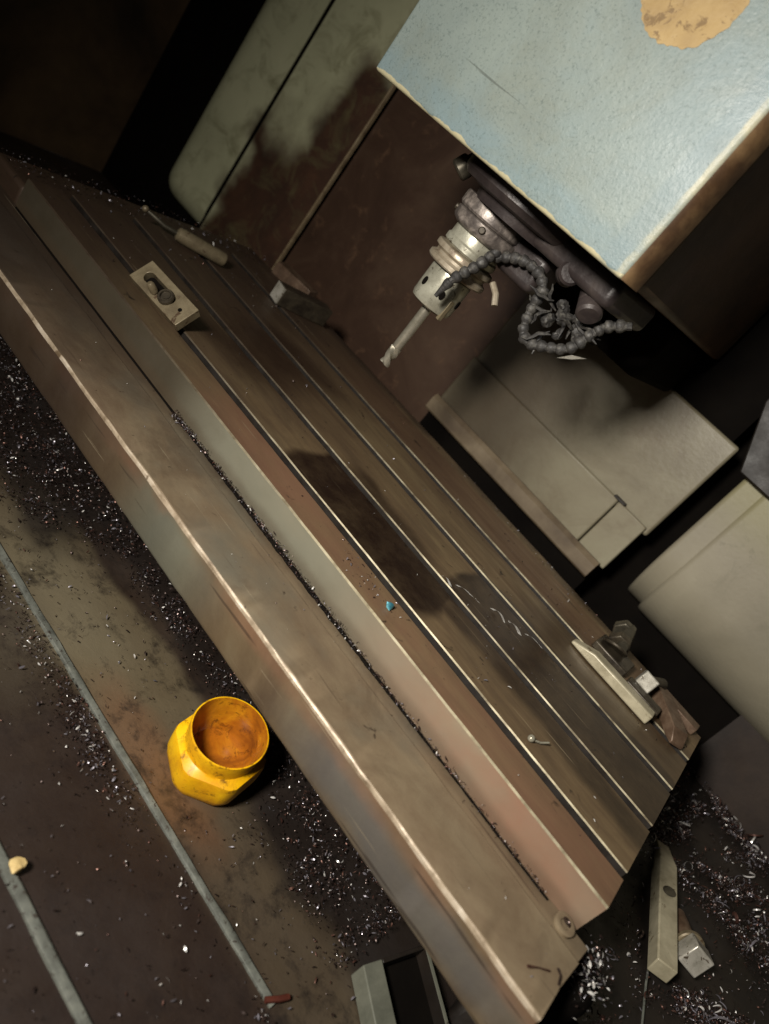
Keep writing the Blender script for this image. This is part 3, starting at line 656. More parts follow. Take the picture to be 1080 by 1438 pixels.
def bead_hose(root, pts, step=0.0106):
    cv = spline(pts, 40); acc = 0.0; last = cv[0]; nxt = 0.0; cnt = 0
    base = BASE[root.name]
    for i in range(1, len(cv)):
        acc += (cv[i]-cv[i-1]).length
        if acc >= nxt:
            o = bpy.data.objects.new('hose_bead', bead_me); COL.objects.link(o); o.parent = root
            d = (cv[min(i+2, len(cv)-1)]-cv[max(i-3, 0)]).normalized()
            o.location = cv[i]-base+Vector((0, 0, 0.0006*random.uniform(-1, 1))); o.rotation_euler = d.to_track_quat('Z', 'Y').to_euler()
            s = random.uniform(0.97, 1.15); o.scale = (s, s, 1.0); nxt += step
    bm = bmesh.new(); tube(bm, cv[::6]+[cv[-1]], 0.0043, 10); obj('hose_core', bm, M['hose'], root)
h1 = thing('coolant_hose', 'grey beaded coolant hose looping down from the spindle nose', 'hose', (-0.5294, 0.19, 0.318), 'coolant hoses under the milling head')
bead_hose(h1, [(-0.534, 0.188, 0.279), (-0.505, 0.190, 0.299), (-0.478, 0.191, 0.301), (-0.462, 0.191, 0.291), (-0.459, 0.190, 0.276), (-0.455, 0.189, 0.262), (-0.4465, 0.188, 0.247), (-0.4330, 0.188, 0.244), (-0.4130, 0.189, 0.254), (-0.3960, 0.190, 0.268), (-0.3900, 0.192, 0.290), (-0.3840, 0.195, 0.306), (-0.366, 0.2, 0.322)])
h2 = thing('coolant_hose', 'short beaded coolant hose ending in a cone nozzle beside the collet nut', 'hose', (-0.531, 0.17, 0.318), 'coolant hoses under the milling head')
bead_hose(h2, [(-0.529, 0.183, 0.286), (-0.527, 0.166, 0.268), (-0.531, 0.158, 0.252), (-0.534, 0.152, 0.238)])
bm = L([(0.0054, 0), (0.0056, 0.004), (0.0038, 0.010), (0.0022, 0.022), (0.0012, 0.022)], (-0.534, 0.152, 0.238), (-0.12, -0.05, -1), seg=18); obj('cone_nozzle', bm, M['hose'], h2)
bm = bmesh.new(); tube(bm, [(-0.512, 0.19, 0.262), (-0.500, 0.188, 0.256), (-0.492, 0.187, 0.2465)], 0.0036, 10)
obj('nozzle_stub', bm, M['copper'], h2)
sw = thing('swarf_tangle', 'clump of dark shredded swarf caught inside the hose loop', 'swarf', (-0.43, 0.195, 0.28))
for k in range(15):
    bm = bmesh.new(); p0 = Vector((random.uniform(-0.448, -0.405), random.uniform(0.185, 0.21), random.uniform(0.262, 0.300)))
    pts = [p0]; d = Vector((random.uniform(-1, 1), random.uniform(-.4, .4), random.uniform(-1, 1))).normalized()
    for s in range(5):
        d = (d+0.55*Vector((random.uniform(-1, 1), random.uniform(-.5, .5), random.uniform(-1, 1)))).normalized(); pts.append(pts[-1]+d*0.0065)
    tube(bm, pts, 0.0017, 5, rs=[0.0006, 0.0018, 0.0022, 0.0020, 0.0015, 0.0006]); obj('swarf_strand', bm, M['hose'], sw)
for k, (x, z, r) in enumerate(((-0.440, 0.272, 0.010), (-0.428, 0.284, 0.011), (-0.415, 0.292, 0.009), (-0.404, 0.280, 0.010), (-0.396, 0.296, 0.011), (-0.436, 0.292, 0.009), (-0.420, 0.268, 0.008))):
    bm = bmesh.new(); bmesh.ops.create_icosphere(bm, subdivisions=3, radius=r*0.72); c = Vector((x, 0.200, z))
    for v in bm.verts: v.co = c+v.co*(1+0.55*mnoise.noise(v.co*150+c*50)+0.25*mnoise.noise(v.co*420))
    obj('grease_lump', bm, M['hose'], sw)
def sliver(p, q, wd, mat, label, group=None):
    bm = bmesh.new(); p = Vector(p); q = Vector(q); s = (q-p).cross(Vector((0.3, -1, 0.2))).normalized()*wd
    mid = (p+q)/2+Vector((0, -0.002, 0.001))
    vs = [bm.verts.new(x) for x in (p, mid-s, q, mid+s)]; bm.faces.new(vs); bmesh.ops.solidify(bm, geom=bm.faces[:], thickness=0.0006)
    return obj('metal_chip', bm, mat, loc=tuple(p), label=label, cat='metal chip', group=group)
sliver((-0.398, 0.182, 0.252), (-0.372, 0.180, 0.272), 0.0022, M['white'], 'bright sharp metal sliver stuck to the bottom of the hose loop')

# ------------------------------------------------------------------ yellow cup on the tray
CP = Vector((-0.3035, -0.056, FZ))
cup = thing('plastic_cap', 'yellow plastic funnel cap with hexagonal base, oily inside, on the tray', 'plastic cap', CP)
tilt = Matrix.Translation(CP+Vector((0, 0, 0.004))) @ Matrix.Rotation(math.radians(13), 4, Vector((1, -0.12, 0))) @ Matrix.Rotation(math.radians(8), 4, 'Z') @ Matrix.Scale(0.905, 4)
bm = bmesh.new(); N = 72
def hexr(t, R, rnd):                                        # rounded hexagon radius
    a = (t+math.pi/6) % (math.pi/3)-math.pi/6
    return min(R/math.cos(a), R*rnd)
def ring(fn, z, k0=0): return [bm.verts.new((fn(2*math.pi*k/N)*math.cos(2*math.pi*k/N), fn(2*math.pi*k/N)*math.sin(2*math.pi*k/N), z)) for k in range(N)]
rs = [ring(lambda t: hexr(t, 0.0400, 1.10), 0.0), ring(lambda t: hexr(t, 0.0450, 1.07), 0.006), ring(lambda t: hexr(t, 0.0462, 1.09), 0.014), ring(lambda t: hexr(t, 0.0462, 1.09), 0.036),
      ring(lambda t: hexr(t, 0.0450, 1.10), 0.0405), ring(lambda t: 0.6*hexr(t, 0.0420, 1.08)+0.4*0.0405, 0.0430), ring(lambda t: 0.0400, 0.0450), ring(lambda t: 0.0398, 0.0480), ring(lambda t: 0.0415, 0.0660), ring(lambda t: 0.0412, 0.0675), ring(lambda t: 0.0398, 0.0677)]
for a, b in zip(rs, rs[1:]):
    for k in range(N): bm.faces.new((a[k], a[(k+1) % N], b[(k+1) % N], b[k]))
bm.faces.new(rs[0][::-1])
bmesh.ops.transform(bm, matrix=tilt, verts=bm.verts[:]); obj('cap_body', bm, M['cup'], cup)
bm = bmesh.new()
rs = [ring(lambda t: 0.0398, 0.0676), ring(lambda t: 0.0392, 0.0660), ring(lambda t: 0.0375, 0.042), ring(lambda t: 0.0355, 0.028), ring(lambda t: 0.0310, 0.021), ring(lambda t: 0.0180, 0.0185), ring(lambda t: 0.0160, 0.0190), ring(lambda t: 0.004, 0.0195)]
for a, b in zip(rs, rs[1:]):
    for k in range(N): bm.faces.new((a[k], a[(k+1) % N], b[(k+1) % N], b[k]))
bm.faces.new(rs[-1])
bmesh.ops.transform(bm, matrix=tilt, verts=bm.verts[:]); obj('cap_inside', bm, M['cup_in'], cup, label='oil stained orange brown inside of the cap')

# ------------------------------------------------------------------ clamping things on the table
# slotted plate, far left
pc = Vector((-0.763, 0.039, 0.004)); tl = math.radians(50)
ux = Vector((1, 0.10, 0)).normalized(); uy = Vector((-0.1*math.cos(tl), math.cos(tl), math.sin(tl))).normalized(); uz = ux.cross(uy).normalized()
pm = Matrix((ux, uy, uz)).transposed().to_4x4(); pm.translation = pc+uy*0.0165
cl = thing('slotted_clamp', 'pale slotted clamp plate leaning at the far left of the table', 'clamp', pc)
def slot_plate(hl, hwid, sl0, sl1, sr, z0, z1):
    bm = bmesh.new(); n = 12; pts = []
    for k in range(n+1): t = math.pi/2+math.pi*k/n; pts.append((sl0+sr*math.cos(t), sr*math.sin(t)))
    for k in range(n+1): t = -math.pi/2+math.pi*k/n; pts.append((sl1+sr*math.cos(t), sr*math.sin(t)))
    out = []
    for x, y in pts:
        xx = min(max(x, sl0), sl1); dx, dy = x-xx, y
        tx = (hl-xx)/dx if dx > 1e-9 else ((-hl-xx)/dx if dx < -1e-9 else 1e9); ty = hwid/abs(dy) if abs(dy) > 1e-9 else 1e9
        t = min(tx, ty); out.append([xx+dx*t, dy*t])
    for cx in (-hl, hl):
        for cy in (-hwid, hwid):
            i = min(range(len(out)), key=lambda i: (out[i][0]-cx)**2+(out[i][1]-cy)**2); out[i] = [cx, cy]
    m_ = len(pts); R4 = [[bm.verts.new((x, y, z)) for x, y in lp] for lp, z in ((pts, z1), (out, z1), (out, z0), (pts, z0))]
    for a, b in zip(R4, R4[1:]+R4[:1]):
        for k in range(m_): bm.faces.new((a[k], a[(k+1) % m_], b[(k+1) % m_], b[k]))
    return bm
obj('plate', place(slot_plate(0.0455, 0.0165, -0.028, 0.012, 0.0068, -0.006, 0.006), pm), M['clamp'], cl, bevel=0.0006)
def PL(x, y, z): return pm @ Vector((x, y, z))
bm = bmesh.new(); box(bm, -0.034, 0.0185, -0.0062, 0.0062, -0.0055, -0.0035); obj('slot_sludge', place(bm, pm), M['black'], cl)
obj('pin_hole', L([(0.0026, 0), (0.0026, 0.0005)], PL(0.032, 0, 0.0058), uz, seg=14), M['black'], cl)
bt = thing('clamp_bolt', 'greasy ringed bolt sitting in the slot of the leaning clamp plate', 'bolt', PL(0.004, 0, 0))
obj('shank', L([(0.0050, -0.022), (0.0050, 0.010)], PL(0.008, -0.001, 0), uz, seg=20), M['bolt'], bt)
obj('bolt_ring', L([(0.0090, 0.0065), (0.0098, 0.0072), (0.0098, 0.0105), (0.0085, 0.0120), (0.0066, 0.0120), (0.0062, 0.0085), (0.0015, 0.0085)], PL(0.009, -0.0025, 0), uz, seg=28), M['bolt'], bt)
obj('stud_end', L([(0.0040, 0.0), (0.0048, 0.003), (0.0044, 0.012), (0.003, 0.014)], PL(-0.006, -0.008, 0.006), uz*0.8-ux*0.3, seg=20), M['clamp'], bt)
# round handle bar at the table end
hb = thing('handle_bar', 'round bar with thin rod and small ball end at the table corner', 'handle', (-0.955, 0.24, 0))
a, b2 = Vector((-0.968, 0.212, 0.012)), Vector((-0.930, 0.281, 0.012)); d = (b2-a).normalized()
obj('grip', L([(0.006, 0), (0.0095, 0.002), (0.0105, 0.01), (0.0105, (b2-a).length-0.003), (0.009, (b2-a).length)], a, d, seg=24), M['clamp'], hb)
bm = bmesh.new(); tube(bm, [a, a-d*0.02, Vector((-0.997, 0.176, 0.016))], 0.0028, 10); obj('rod', bm, M['steel_dark'], hb)
bm = bmesh.new(); bmesh.ops.create_uvsphere(bm, u_segments=16, v_segments=10, radius=0.0048); bmesh.ops.translate(bm, verts=bm.verts[:], vec=(-1.000, 0.172, 0.017)); obj('ball_end', bm, M['clamp'], hb)
# two blocks at the back left
b1 = thing('clamp_block', 'small dark block with a bright end face on the back of the table', 'clamp block', (-0.87, 0.395, 0))
vs = B(-0.872, -0.845, 0.352, 0.452, 0.0006, 0.030, rot=Euler((0, 0, -0.30)))
obj('block', vs, M['bolt'], b1, bevel=0.0012)
bm = bmesh.new(); box(bm, -0.8715, -0.8455, 0.3505, 0.3535, 0.002, 0.029, rot=Euler((0, 0, -0.30)), piv=(-0.8585, 0.402, 0.015))
obj('end_face', bm, M['white'], b1)
obj('packing_plate', B(-0.985, -0.905, 0.452, 0.482, -0.0035, 0.022, rot=Euler((0, 0, 0.20))), M['rustbar'], loc=(-0.945, 0.467, 0), label='flat packing plate lying behind the small dark block at the table back', cat='packing plate', bevel=0.0012)

# clamp set at the right end
def chisel_bar(ln, wd, ht, tip, x0):
    """bar along +X with one chamfered (chisel) end; local coordinates, base at z=0"""
    bm = bmesh.new(); h = wd/2
    secs = [(0.0, h*0.78, 0, ht*0.30), (tip, h, 0, ht), (ln, h, 0, ht)]
    prev = None
    for x, hy, z0, z1 in secs:
        ringv = [bm.verts.new((x, -hy, z0)), bm.verts.new((x, hy, z0)), bm.verts.new((x, hy, z1)), bm.verts.new((x, -hy, z1))]
        if prev:
            for i in range(4): bm.faces.new((prev[i], prev[(i+1) % 4], ringv[(i+1) % 4], ringv[i]))
        else: bm.faces.new(ringv[::-1])
        prev = ringv
    bm.faces.new(prev)
    return bm
sc = thing('strap_clamp', 'pale strap clamp with chisel tip lying on the last slot', 'clamp', (-0.12, 0.334, 0))
obj('strap', place(chisel_bar(0.125, 0.0195, 0.014, 0.030, 0), Matrix.Translation((-0.188, 0.333, 0.0008)) @ Matrix.Rotation(0.02, 4, 'Z')), M['bar'], sc, bevel=0.0035, seg=3)
nt = thing('stud_and_nuts', 'greasy stud with nuts standing behind the pale strap clamp', 'clamp stud', (-0.14, 0.42, 0))
def hexnut(p, r, h, d=(0, 0, 1)):
    bm = bmesh.new(); lathe(bm, [(r*0.9, 0), (r, h*0.12), (r, h*0.88), (r*0.9, h)], seg=6, mat=axis(p, d)); return bm
obj('stud', L([(0.007, 0), (0.0075, 0.002), (0.0075, 0.012), (0.0068, 0.013), (0.0075, 0.014), (0.0075, 0.050), (0.006, 0.052)], (-0.145, 0.400, 0.020), (-0.25, 1, 0.25), seg=20), M['steel_dark'], nt)
obj('nut', hexnut((-0.150, 0.405, 0.016), 0.0165, 0.014, (-0.25, 1, 0.2)), M['bolt'], nt, bevel=0.001)
obj('nut', hexnut((-0.158, 0.438, 0.022), 0.0165, 0.013, (-0.25, 1, 0.2)), M['steel_dark'], nt, bevel=0.001)
obj('washer', L([(0.017, 0), (0.018, 0.001), (0.018, 0.003), (0.017, 0.004)], (-0.150, 0.392, 0.014), (-0.25, 0.6, 1.0), seg=28), M['bolt'], nt)
obj('tee_base', B(-0.172, -0.118, 0.372, 0.418, 0.0008, 0.012), M['bolt'], nt, bevel=0.002)
sb = thing('square_block', 'dark clamp bolt with a bright square head beside the pale strap', 'clamp bolt', (-0.09, 0.395, 0))
obj('square_head', B(-0.106, -0.085, 0.372, 0.394, 0.010, 0.030, rot=Euler((-0.33, 0.05, 0.06))), M['white'], sb, bevel=0.0015)
obj('shank', L([(0.008, 0), (0.008, 0.05), (0.007, 0.052)], (-0.096, 0.392, 0.016), (0.35, 1, -0.05), seg=20), M['bolt'], sb)
obj('base_block', B(-0.112, -0.060, 0.352, 0.374, 0.0008, 0.014), M['bolt'], sb, bevel=0.002)
rb = thing('rusty_clamp', 'brown rusty clamp bar with chamfered end at the right table corner', 'clamp', (-0.04, 0.40, 0))
obj('strap', place(chisel_bar(0.088, 0.024, 0.016, 0.014, 0), Matrix.Translation((-0.0215, 0.352, 0.001)) @ Matrix.Rotation(2.19, 4, 'Z')), M['rustbar'], rb, bevel=0.0012)
obj('packing', B(-0.075, -0.012, 0.424, 0.446, 0.0008, 0.012, rot=Euler((0, 0, -0.05))), M['rustbar'], rb, bevel=0.0012)

# bar and square-headed bolt on the raised tray
A_, B_ = Vector((0.068, 0.416, RZ)), Vector((0.122, 0.206, RZ))
dirv = (B_-A_).normalized(); rotz = math.atan2(dirv.y, dirv.x)
fb = thing('flat_bar', 'long pale flat bar with chamfered end lying among the chips', 'bar', (A_+B_)/2)
o = obj('bar', place(chisel_bar((B_-A_).length, 0.0235, 0.020, 0.052, 0), Matrix.Translation(A_+Vector((0, 0, 0.012))) @ Matrix.Rotation(rotz, 4, 'Z') @ Matrix.Rotation(math.radians(10), 4, 'X')), M['bar'], fb, bevel=0.0016, seg=2)
bm = L([(0.0075, 0), (0.0055, 0.0008), (0.005, -0.0004), (0.001, -0.0004)], A_+dirv*0.105+Vector((-0.004, -0.003, 0.0335)), (-0.4, -0.2, 1), seg=20); obj('dent', bm, M['steel_dark'], fb)
tb = thing('square_head_bolt', 'rusty bolt with a bright square head beside the long flat bar', 'bolt', (0.14, 0.335, RZ))
hd = Vector((0.1385, 0.260, RZ+0.033)); td = Vector((-0.30, 0.90, -0.26)).normalized()
mt = axis(hd, td); bm = bmesh.new(); box(bm, -0.0135, 0.0135, -0.0135, 0.0135, -0.014, 0.010)
bmesh.ops.transform(bm, matrix=mt @ Matrix.Rotation(0.15, 4, 'Z'), verts=bm.verts[:]); obj('square_head', bm, M['white'], tb, bevel=0.0018)
obj('collar', L([(0.0145, 0.0105), (0.016, 0.012), (0.016, 0.017), (0.014, 0.0185)], hd, td, seg=24), M['clamp'], tb)
obj('shank', L([(0.0095, 0.0185), (0.0095, 0.068), (0.008, 0.070)], hd, td, seg=20), M['rustbar'], tb)

# open channel box at the bottom edge of the picture
ch = thing('channel_bracket', 'open grey steel channel bracket standing beside the trough apron', 'bracket', (-0.05, -0.10, FZ))
ca = Vector((-0.080, -0.047, 0)); cb = Vector((-0.053, 0.035, 0))
e1 = (cb-ca).normalized(); e2 = Vector((0.80, -0.50, 0)).normalized(); LN = 0.10; ZT = -0.200
def slab(p, u, lu, v, lv, wv, lw):
    bm = bmesh.new(); vs = []
    for i in (0, 1):
        for j in (0, 1):
            for k in (0, 1): vs.append(bm.verts.new(p+u*(lu*i)+v*(lv*j)+wv*(lw*k)))
    for f in ((0, 1, 3, 2), (4, 6, 7, 5), (0, 4, 5, 1), (2, 3, 7, 6), (0, 2, 6, 4), (1, 5, 7, 3)): bm.faces.new([vs[i] for i in f])
    return bm
dn = Vector((0, 0, -1)); p0 = Vector((ca.x, ca.y, ZT))
obj('side_plate', slab(p0, e2, LN, e1, 0.024, dn, 0.0195), M['channel'], ch, bevel=0.0012)
obj('side_plate', slab(p0+e1*0.082, e2, LN, e1, 0.0025, dn, 0.0195), M['dark'], ch, bevel=0.0006)
obj('rim_lip', slab(p0+e1*0.0815+Vector((0, 0, 0.0012)), e2, LN, e1, 0.0032, dn, 0.0011), M['channel'], ch)
obj('back_plate', slab(p0+e1*0.0245, e2, 0.004, e1, 0.057, dn, 0.0195), M['dark'], ch, bevel=0.0008)
obj('base_plate', slab(p0+e2*0.0045+e1*0.0245+dn*0.014, e2, LN-0.006, e1, 0.057, dn, 0.005), M['black'], ch)

# ------------------------------------------------------------------ small loose things
o = obj('ring_washer', L([(0.0035, 0.0), (0.0095, 0.0), (0.0100, 0.001), (0.0098, 0.0036), (0.0080, 0.0042), (0.0046, 0.0036), (0.0036, 0.0024)], (-0.0105, -0.0115, -0.0358), (0.05, -0.12, 1), seg=36), M['ledge'], loc=(-0.0105, -0.0115, -0.036), label='small ring washer at the right end of the gutter', cat='washer')
bm = bmesh.new(); tube(bm, [(-0.0105+0.0035*math.cos(t), -0.0115+0.0035*math.sin(t), -0.0318+0.0006*t) for t in np.linspace(0, 5.2, 22)], 0.0009, 6)
obj('curl', bm, M['chip_dark'], o)
# helical swarf curl lying across the middle strips
bm = bmesh.new(); pA, pB = Vector((-0.318, 0.158, 0.0018)), Vector((-0.205, 0.247, 0.0018)); ax = (pB-pA).normalized(); sd = Vector((-ax.y, ax.x, 0)); pr = None
for k in range(170):
    t = k/169; th = 2*math.pi*(4.3*t+0.25*math.sin(9*t)); rad = 0.0040+0.0020*math.sin(6*t+1)**2; c = pA.lerp(pB, t)+sd*(0.005*math.sin(5*t)+0.0015*math.sin(23*t))
    rv = sd*math.cos(th)+Vector((0, 0, 1))*math.sin(th)*0.42; ww = ax*(0.0028*(0.25+0.75*abs(math.sin(math.pi*t*3.1))))
    cur = (bm.verts.new(c+rv*rad-ww), bm.verts.new(c+rv*rad*1.05+ww))
    if pr and math.sin(th) > -0.35 and not (52 < k < 58): bm.faces.new((pr[0], pr[1], cur[1], cur[0]))
    pr = cur
bmesh.ops.solidify(bm, geom=bm.faces[:], thickness=0.0003)
obj('swarf_curl', bm, M['chip_bright'], loc=pA, label='long bright spiral curl of swarf lying across the middle strips', cat='swarf')
# screw-like chip on the second strip
bm = bmesh.new(); bmesh.ops.create_uvsphere(bm, u_segments=14, v_segments=8, radius=0.0036); bmesh.ops.translate(bm, verts=bm.verts[:], vec=(-0.132, 0.076, 0.0036))
tube(bm, [(-0.130, 0.078, 0.003), (-0.124, 0.086, 0.0028), (-0.119, 0.095, 0.005)], 0.0011, 6)
obj('small_pin', bm, M['steel'], loc=(-0.13, 0.08, 0), label='tiny ball headed pin lying on the tan strip near the front slot', cat='pin')
bm = bmesh.new(); tube(bm, [(-0.018, -0.088, -0.0285), (-0.012, -0.080, -0.0280), (-0.004, -0.071, -0.0285)], 0.0008, 6, rs=[0.0012, 0.0005, 0.0008])
obj('wire_bit', bm, M['chip_brown'], loc=(-0.011, -0.08, -0.03), label='short bent wire bit on the trough near its right end', cat='wire', group='wire bits on the trough')
bm = bmesh.new(); tube(bm, [(0.000, -0.061, -0.0285), (0.004, -0.064, -0.0282), (0.006, -0.072, -0.0285)], 0.0009, 6)
obj('wire_bit', bm, M['chip_dark'], loc=(0.003, -0.066, -0.03), label='dark curved wire bit on the extreme right edge of the trough', cat='wire', group='wire bits on the trough')
bm = bmesh.new(); bmesh.ops.create_icosphere(bm, subdivisions=2, radius=0.006)
for v in bm.verts: v.co *= 1+0.5*mnoise.noise(v.co*260); v.co.z *= 0.6
bmesh.ops.translate(bm, verts=bm.verts[:], vec=(-0.293, -0.262, FZ+0.0095))
obj('crumb', bm, M['crumb'], loc=(-0.293, -0.262, FZ), label='pale yellow crumb on the seam at the left edge', cat='crumb')
bm = bmesh.new(); tube(bm, [(-0.112, -0.137, FZ+0.004), (-0.106, -0.128, FZ+0.006), (-0.102, -0.118, FZ+0.005)], 0.0026, 8)
obj('red_stub', bm, M['red'], loc=(-0.107, -0.128, FZ), label='short dull red stub at the end of the grey seam', cat='stub')
bm = bmesh.new(); bmesh.ops.create_icosphere(bm, subdivisions=1, radius=0.0042)
for v in bm.verts: v.co *= 1+0.6*mnoise.noise(v.co*300)
bmesh.ops.translate(bm, verts=bm.verts[:], vec=(-0.303, 0.026, 0.003)); obj('metal_chip', bm, M['teal'], loc=(-0.303, 0.026, 0), label='tiny teal tempered chip on the reddish front strip', cat='metal chip')

# ------------------------------------------------------------------ chips (nobody could count them)
def chips(name, P, size, label, curl=(0.6, 2.4), mixw=(0.62, 0.2, 0.06, 0.12), lift=0.6, nseg=3, up=0.5, width=0.35, parent=None):
    n = len(P); V = np.zeros((n, (nseg+1)*2, 3)); 
    sz = rng.uniform(size[0], size[1], n)*rng.choice([0.6, 1, 1, 1.5], n)
    cur = rng.uniform(curl[0], curl[1], n)
    th = rng.uniform(0, 2*np.pi, n); el = rng.normal(0, up, n); ro = rng.uniform(-1.3, 1.3, n)
    d = np.stack([np.cos(th)*np.cos(el), np.sin(th)*np.cos(el), np.sin(el)], 1)
    u0 = np.cross(d, np.stack([np.sin(ro)*np.sin(th), -np.sin(ro)*np.cos(th), np.cos(ro)], 1)); u0 /= np.linalg.norm(u0, axis=1)[:, None]+1e-9
    nn = np.cross(d, u0)
    wd = sz*width*rng.uniform(0.5, 1.2, n)
    for k in range(nseg+1):
        s = k/nseg-0.5; a = s*cur
        r = sz/cur
        c = d*(r*np.sin(a))[:, None]+nn*(r*(1-np.cos(a)))[:, None]
        tp = 1-0.7*abs(2*s)**2
        V[:, 2*k] = P+c-u0*(wd*tp)[:, None]*0.5; V[:, 2*k+1] = P+c+u0*(wd*tp)[:, None]*0.5
    zmin = V[:, :, 2].min(1); V[:, :, 2] += (P[:, 2]-zmin)[:, None]
    base = np.arange(n)[:, None, None]*(nseg+1)*2
    q = np.array([[2*k, 2*k+1, 2*k+3, 2*k+2] for k in range(nseg)])[None]
    F = (base+q).reshape(-1, 4)
    me = bpy.data.meshes.new(name); me.from_pydata(V.reshape(-1, 3).tolist(), [], F.tolist())
    for k in ('chip_dark', 'chip_brown', 'chip_mid', 'chip_bright'): me.materials.append(M[k])
    mi = np.repeat(rng.choice(4, n, p=[mixw[0], mixw[3], mixw[1], mixw[2]]), nseg)
    me.polygons.foreach_set('material_index', mi.astype(np.int32)); me.polygons.foreach_set('use_smooth', [True]*len(me.polygons)); me.update()
    o = bpy.data.objects.new(name, me); COL.objects.link(o); o['kind'] = 'stuff'; o['label'] = label; o['category'] = 'metal chips'
    return o
def heap(n, fn):
    out = []
    while len(out) < n:
        p = fn()
        if p is not None: out.append(p)
    return np.array(out)
def nz(x, y, s, o=0): return mnoise.noise((x*s+o, y*s, o))
# along the foot of the table
def foot():
    x = random.uniform(-0.98, 0.02); y = random.uniform(-0.10, 0.14)
    lim = 0.002+0.022*nz(x, 0, 9)+0.02*nz(x, 0, 30, 4)-0.055*max(0, min(1, (x+0.27)/0.10))-0.085*max(0, min(1, (-0.57-x)/0.08))
    if y < lim-0.02 or (x > -0.085 and -0.12 < y < 0.06 and x < 0.03): return None
    dens = 1/(1+math.exp(-(y-lim)/0.007))
    if random.random() > dens*(0.2+1.3*max(0, nz(x, y, 38, 6)+0.25)): return None
    return (x, y, FZ+0.002+random.random()*0.018*min(1, max(0, (y-lim)/0.05)))
chips('foot_chips', heap(26000, foot), (0.0016, 0.0042), 'dark glinting metal chips heaped along the foot of the table', mixw=(0.72, 0.13, 0.04, 0.11))
def tray_scatter():
    x = random.uniform(-0.85, 0.06); y = random.uniform(-0.42, -0.03)
    c = nz(x, y, 9, 2)+0.5*nz(x, y, 26, 5)
    near = math.exp(-((y+0.145)/0.020)**2)*(0.9 if x > -0.42 else 0.25) + 0.45*math.exp(-((y+0.285)/0.02)**2)
    if abs(y+0.1315) < 0.006 or abs(y+0.2655) < 0.006: return None
    if y > -0.125: near *= 0.3; near += 0.45*max(0, min(1, (x+0.24)/0.05))
    if (x-CP.x)**2+(y-CP.y)**2 < 0.050**2 or (x > -0.075 and y > -0.06 and x < 0.05): return None
    pr = max(0, c-0.15)*0.8*near*2.4+0.012+0.08*near*max(0, c+0.2)
    return (x, y, FZ+0.0015+random.random()*0.002) if random.random() < pr else None
chips('tray_chips', heap(5200, tray_scatter), (0.0013, 0.0038), 'small metal chips scattered over the dark tray between the seams', mixw=(0.62, 0.18, 0.07, 0.13))
def gutter():
    x = random.uniform(-0.612, -0.035); k = 0.35+0.65*max(0, min(1, 1.0-abs(x+0.42)/0.22)); dens = k*(0.55+0.6*nz(x, 0, 30, 3))
    if x < -0.575: dens = 1.0
    if random.random() > max(0.12, dens): return None
    return (x, -0.0062+random.gauss(0, 0.0011)*(1+k)-(0.006 if x < -0.585 else 0)*random.random(), -0.0365+abs(random.gauss(0, 0.0022)))
bm = bmesh.new(); xs = np.linspace(-0.99, -0.03, 420); pr = None
for x in xs:
    k = max(0.0, min(1.0, 1.0-abs(x+0.40)/0.24)); hw_ = (0.0010+0.0022*k)*(1+0.7*mnoise.noise((x*90, 0, 0))+0.4*mnoise.noise((x*260, 4, 0))) if x > -0.6 else 0.0016+0.0006*mnoise.noise((x*40, 0, 0))
    yc = -0.0048-0.0012*k; z0 = -0.0371; hh = 0.0014+0.0014*k*(1+mnoise.noise((x*120, 9, 0)))
    cur = [bm.verts.new((x, yc+hw_, z0)), bm.verts.new((x, yc+hw_*0.4, z0+hh)), bm.verts.new((x, yc-hw_*0.5, z0+hh)), bm.verts.new((x, yc-hw_, z0))]
    if pr:
        for i in range(3): bm.faces.new((pr[i], pr[i+1], cur[i+1], cur[i]))
    pr = cur
obj('gutter_sludge', bm, M['black'], kind='stuff', loc=(-0.4, 0, -0.036), label='thin black sludge line lying in the gutter along the table front')
chips('gutter_chips', heap(1700, gutter), (0.0014, 0.0032), 'line of dark chips packed in the gutter along the table front', mixw=(0.70, 0.14, 0.05, 0.11))
# heap beyond the right end
def hz(x, y):
    return RZ+0.004+0.05*max(0, nz(x, y, 6, 3)+0.15)+0.055*max(0, min(1, (x-0.13)/0.12))*max(0, nz(x, y, 5, 8)+0.35)
def right_heap():
    x = random.uniform(0.03, 0.44); y = random.uniform(0.05, 0.655)
    c = nz(x, y, 11, 6)+0.6*nz(x, y, 30, 1)
    edge = max(0, min(1, (x-0.14+(0.10 if y > 0.42 else 0))/0.04))
    if random.random() > 0.03+max(0, c+0.06)*1.9*(0.15+0.85*edge): return None
    t = (Vector((x, y, 0))-Vector((A_.x, A_.y, 0))); al = t.dot(dirv); pe = abs(t.x*dirv.y-t.y*dirv.x)
    if 0 < al < 0.22 and pe < 0.02: return None
    if (Vector((x, y))-Vector((hd.x, hd.y))).length < 0.03: return None
    return (x, y, hz(x, y)*1.0+random.random()*0.006)
bm = bmesh.new(); g = [[bm.verts.new((0.03+0.42*i/70, 0.05+0.605*j/90, hz(0.03+0.42*i/70, 0.05+0.605*j/90)-0.004+0.003*mnoise.noise((i*0.7, j*0.7, 2)))) for j in range(91)] for i in range(71)]
for i in range(70):
    for j in range(90): bm.faces.new((g[i][j], g[i+1][j], g[i+1][j+1], g[i][j+1]))
obj('swarf_sludge', bm, M['dark'], kind='stuff', loc=(0.2, 0.3, RZ), label='dark oily sludge mound under the curly swarf')
chips('swarf_curls', heap(700, right_heap), (0.012, 0.026), 'long curled swarf strands lying on the dark heap', curl=(2.0, 6.0), mixw=(0.5, 0.22, 0.08, 0.2), nseg=12, up=0.5, width=0.09)
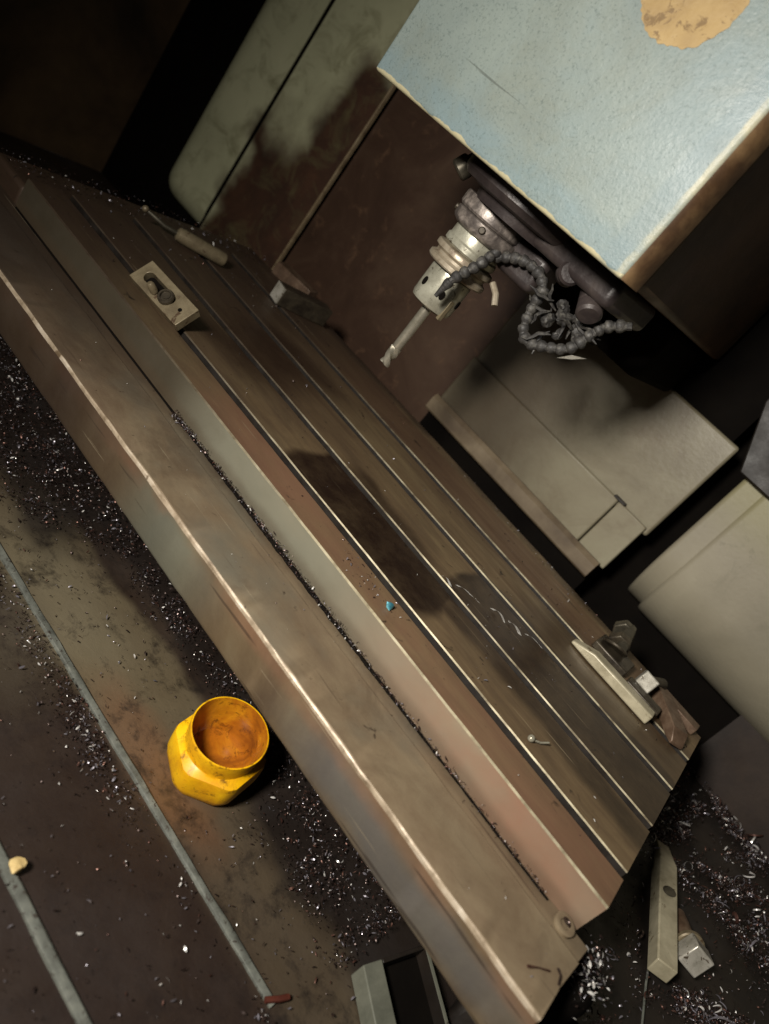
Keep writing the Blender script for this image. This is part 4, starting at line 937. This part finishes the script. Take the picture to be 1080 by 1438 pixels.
chips('swarf_heap', heap(26000, right_heap), (0.0024, 0.0072), 'tangled heap of dark curly swarf beyond the right table end', curl=(1.0, 5.0), mixw=(0.64, 0.16, 0.05, 0.15), nseg=6, up=0.8, width=0.22)
def nook():
    x = random.gauss(0.030, 0.010); y = random.gauss(0.012, 0.014); return (x, y, -0.060+random.gauss(0, 0.008)) if x > 0.018 else None
chips('corner_chips', heap(420, nook), (0.002, 0.0045), 'bluish bright chips caught in the corner at the trough end', mixw=(0.45, 0.25, 0.2, 0.1))
bm = bmesh.new(); bmesh.ops.create_icosphere(bm, subdivisions=3, radius=1.0)
for v in bm.verts: v.co = Vector((0.036+v.co.x*0.018, 0.014+v.co.y*0.034, -0.085+v.co.z*0.026))*1.0+0.004*Vector((0, 0, mnoise.noise(v.co*3)))
obj('sludge_lump', bm, M['black'], loc=(0.036, 0.014, -0.11), kind='stuff', label='black sludge lump under the bluish corner chips')
# table scatter
def tabs():
    x = random.uniform(-0.99, -0.01); y = random.uniform(0.005, 0.49)
    c = 0.10
    for cx, cy, sx, sy, wgt in ((-0.345, 0.026, 0.035, 0.014, 8), (-0.30, 0.03, 0.012, 0.010, 5), (-0.20, 0.10, 0.02, 0.03, 1.2), (-0.09, 0.31, 0.02, 0.008, 4), (-0.06, 0.315, 0.016, 0.008, 4), (-0.018, 0.37, 0.012, 0.02, 14), (-0.25, 0.40, 0.05, 0.03, 1.2), (-0.35, 0.475, 0.16, 0.012, 4), (-0.88, 0.35, 0.08, 0.12, 0.6), (-0.96, 0.1, 0.06, 0.1, 0.6), (-0.23, 0.2, 0.05, 0.03, 0.8)):
        c += wgt*math.exp(-((x-cx)/sx)**2-((y-cy)/sy)**2)
    if random.random() > c/8: return None
    for s in SL:
        if abs(y-s) < 0.008: return None
    if 0.4515 < y < 0.456: return None
    return (x, y, 0.0004 if y < 0.452 else -0.004)
chips('table_chips', heap(620, tabs), (0.0012, 0.0034), 'small metal chips scattered over the table strips', mixw=(0.45, 0.28, 0.12, 0.15))
def endchips():
    x = random.gauss(-1.06, 0.05); y = random.uniform(0.0, 0.58); return (x, y, -0.010+random.random()*0.012 if x > -1.085 and y < 0.49 else -0.05) if x < -1.003 and x > -1.25 else None
chips('end_chips', heap(1100, endchips), (0.002, 0.0045), 'dark chips with glints piled past the far table end', mixw=(0.70, 0.14, 0.05, 0.11))
def ledge():
    x = random.uniform(-0.8, 0.0); y = random.uniform(-0.10, -0.012); return (x, y, -0.0325 if y > -0.03 else -0.0298)
chips('trough_chips', heap(46, ledge), (0.001, 0.0024), 'few tiny chips scattered on the trough flat', mixw=(0.4, 0.2, 0.25, 0.15))
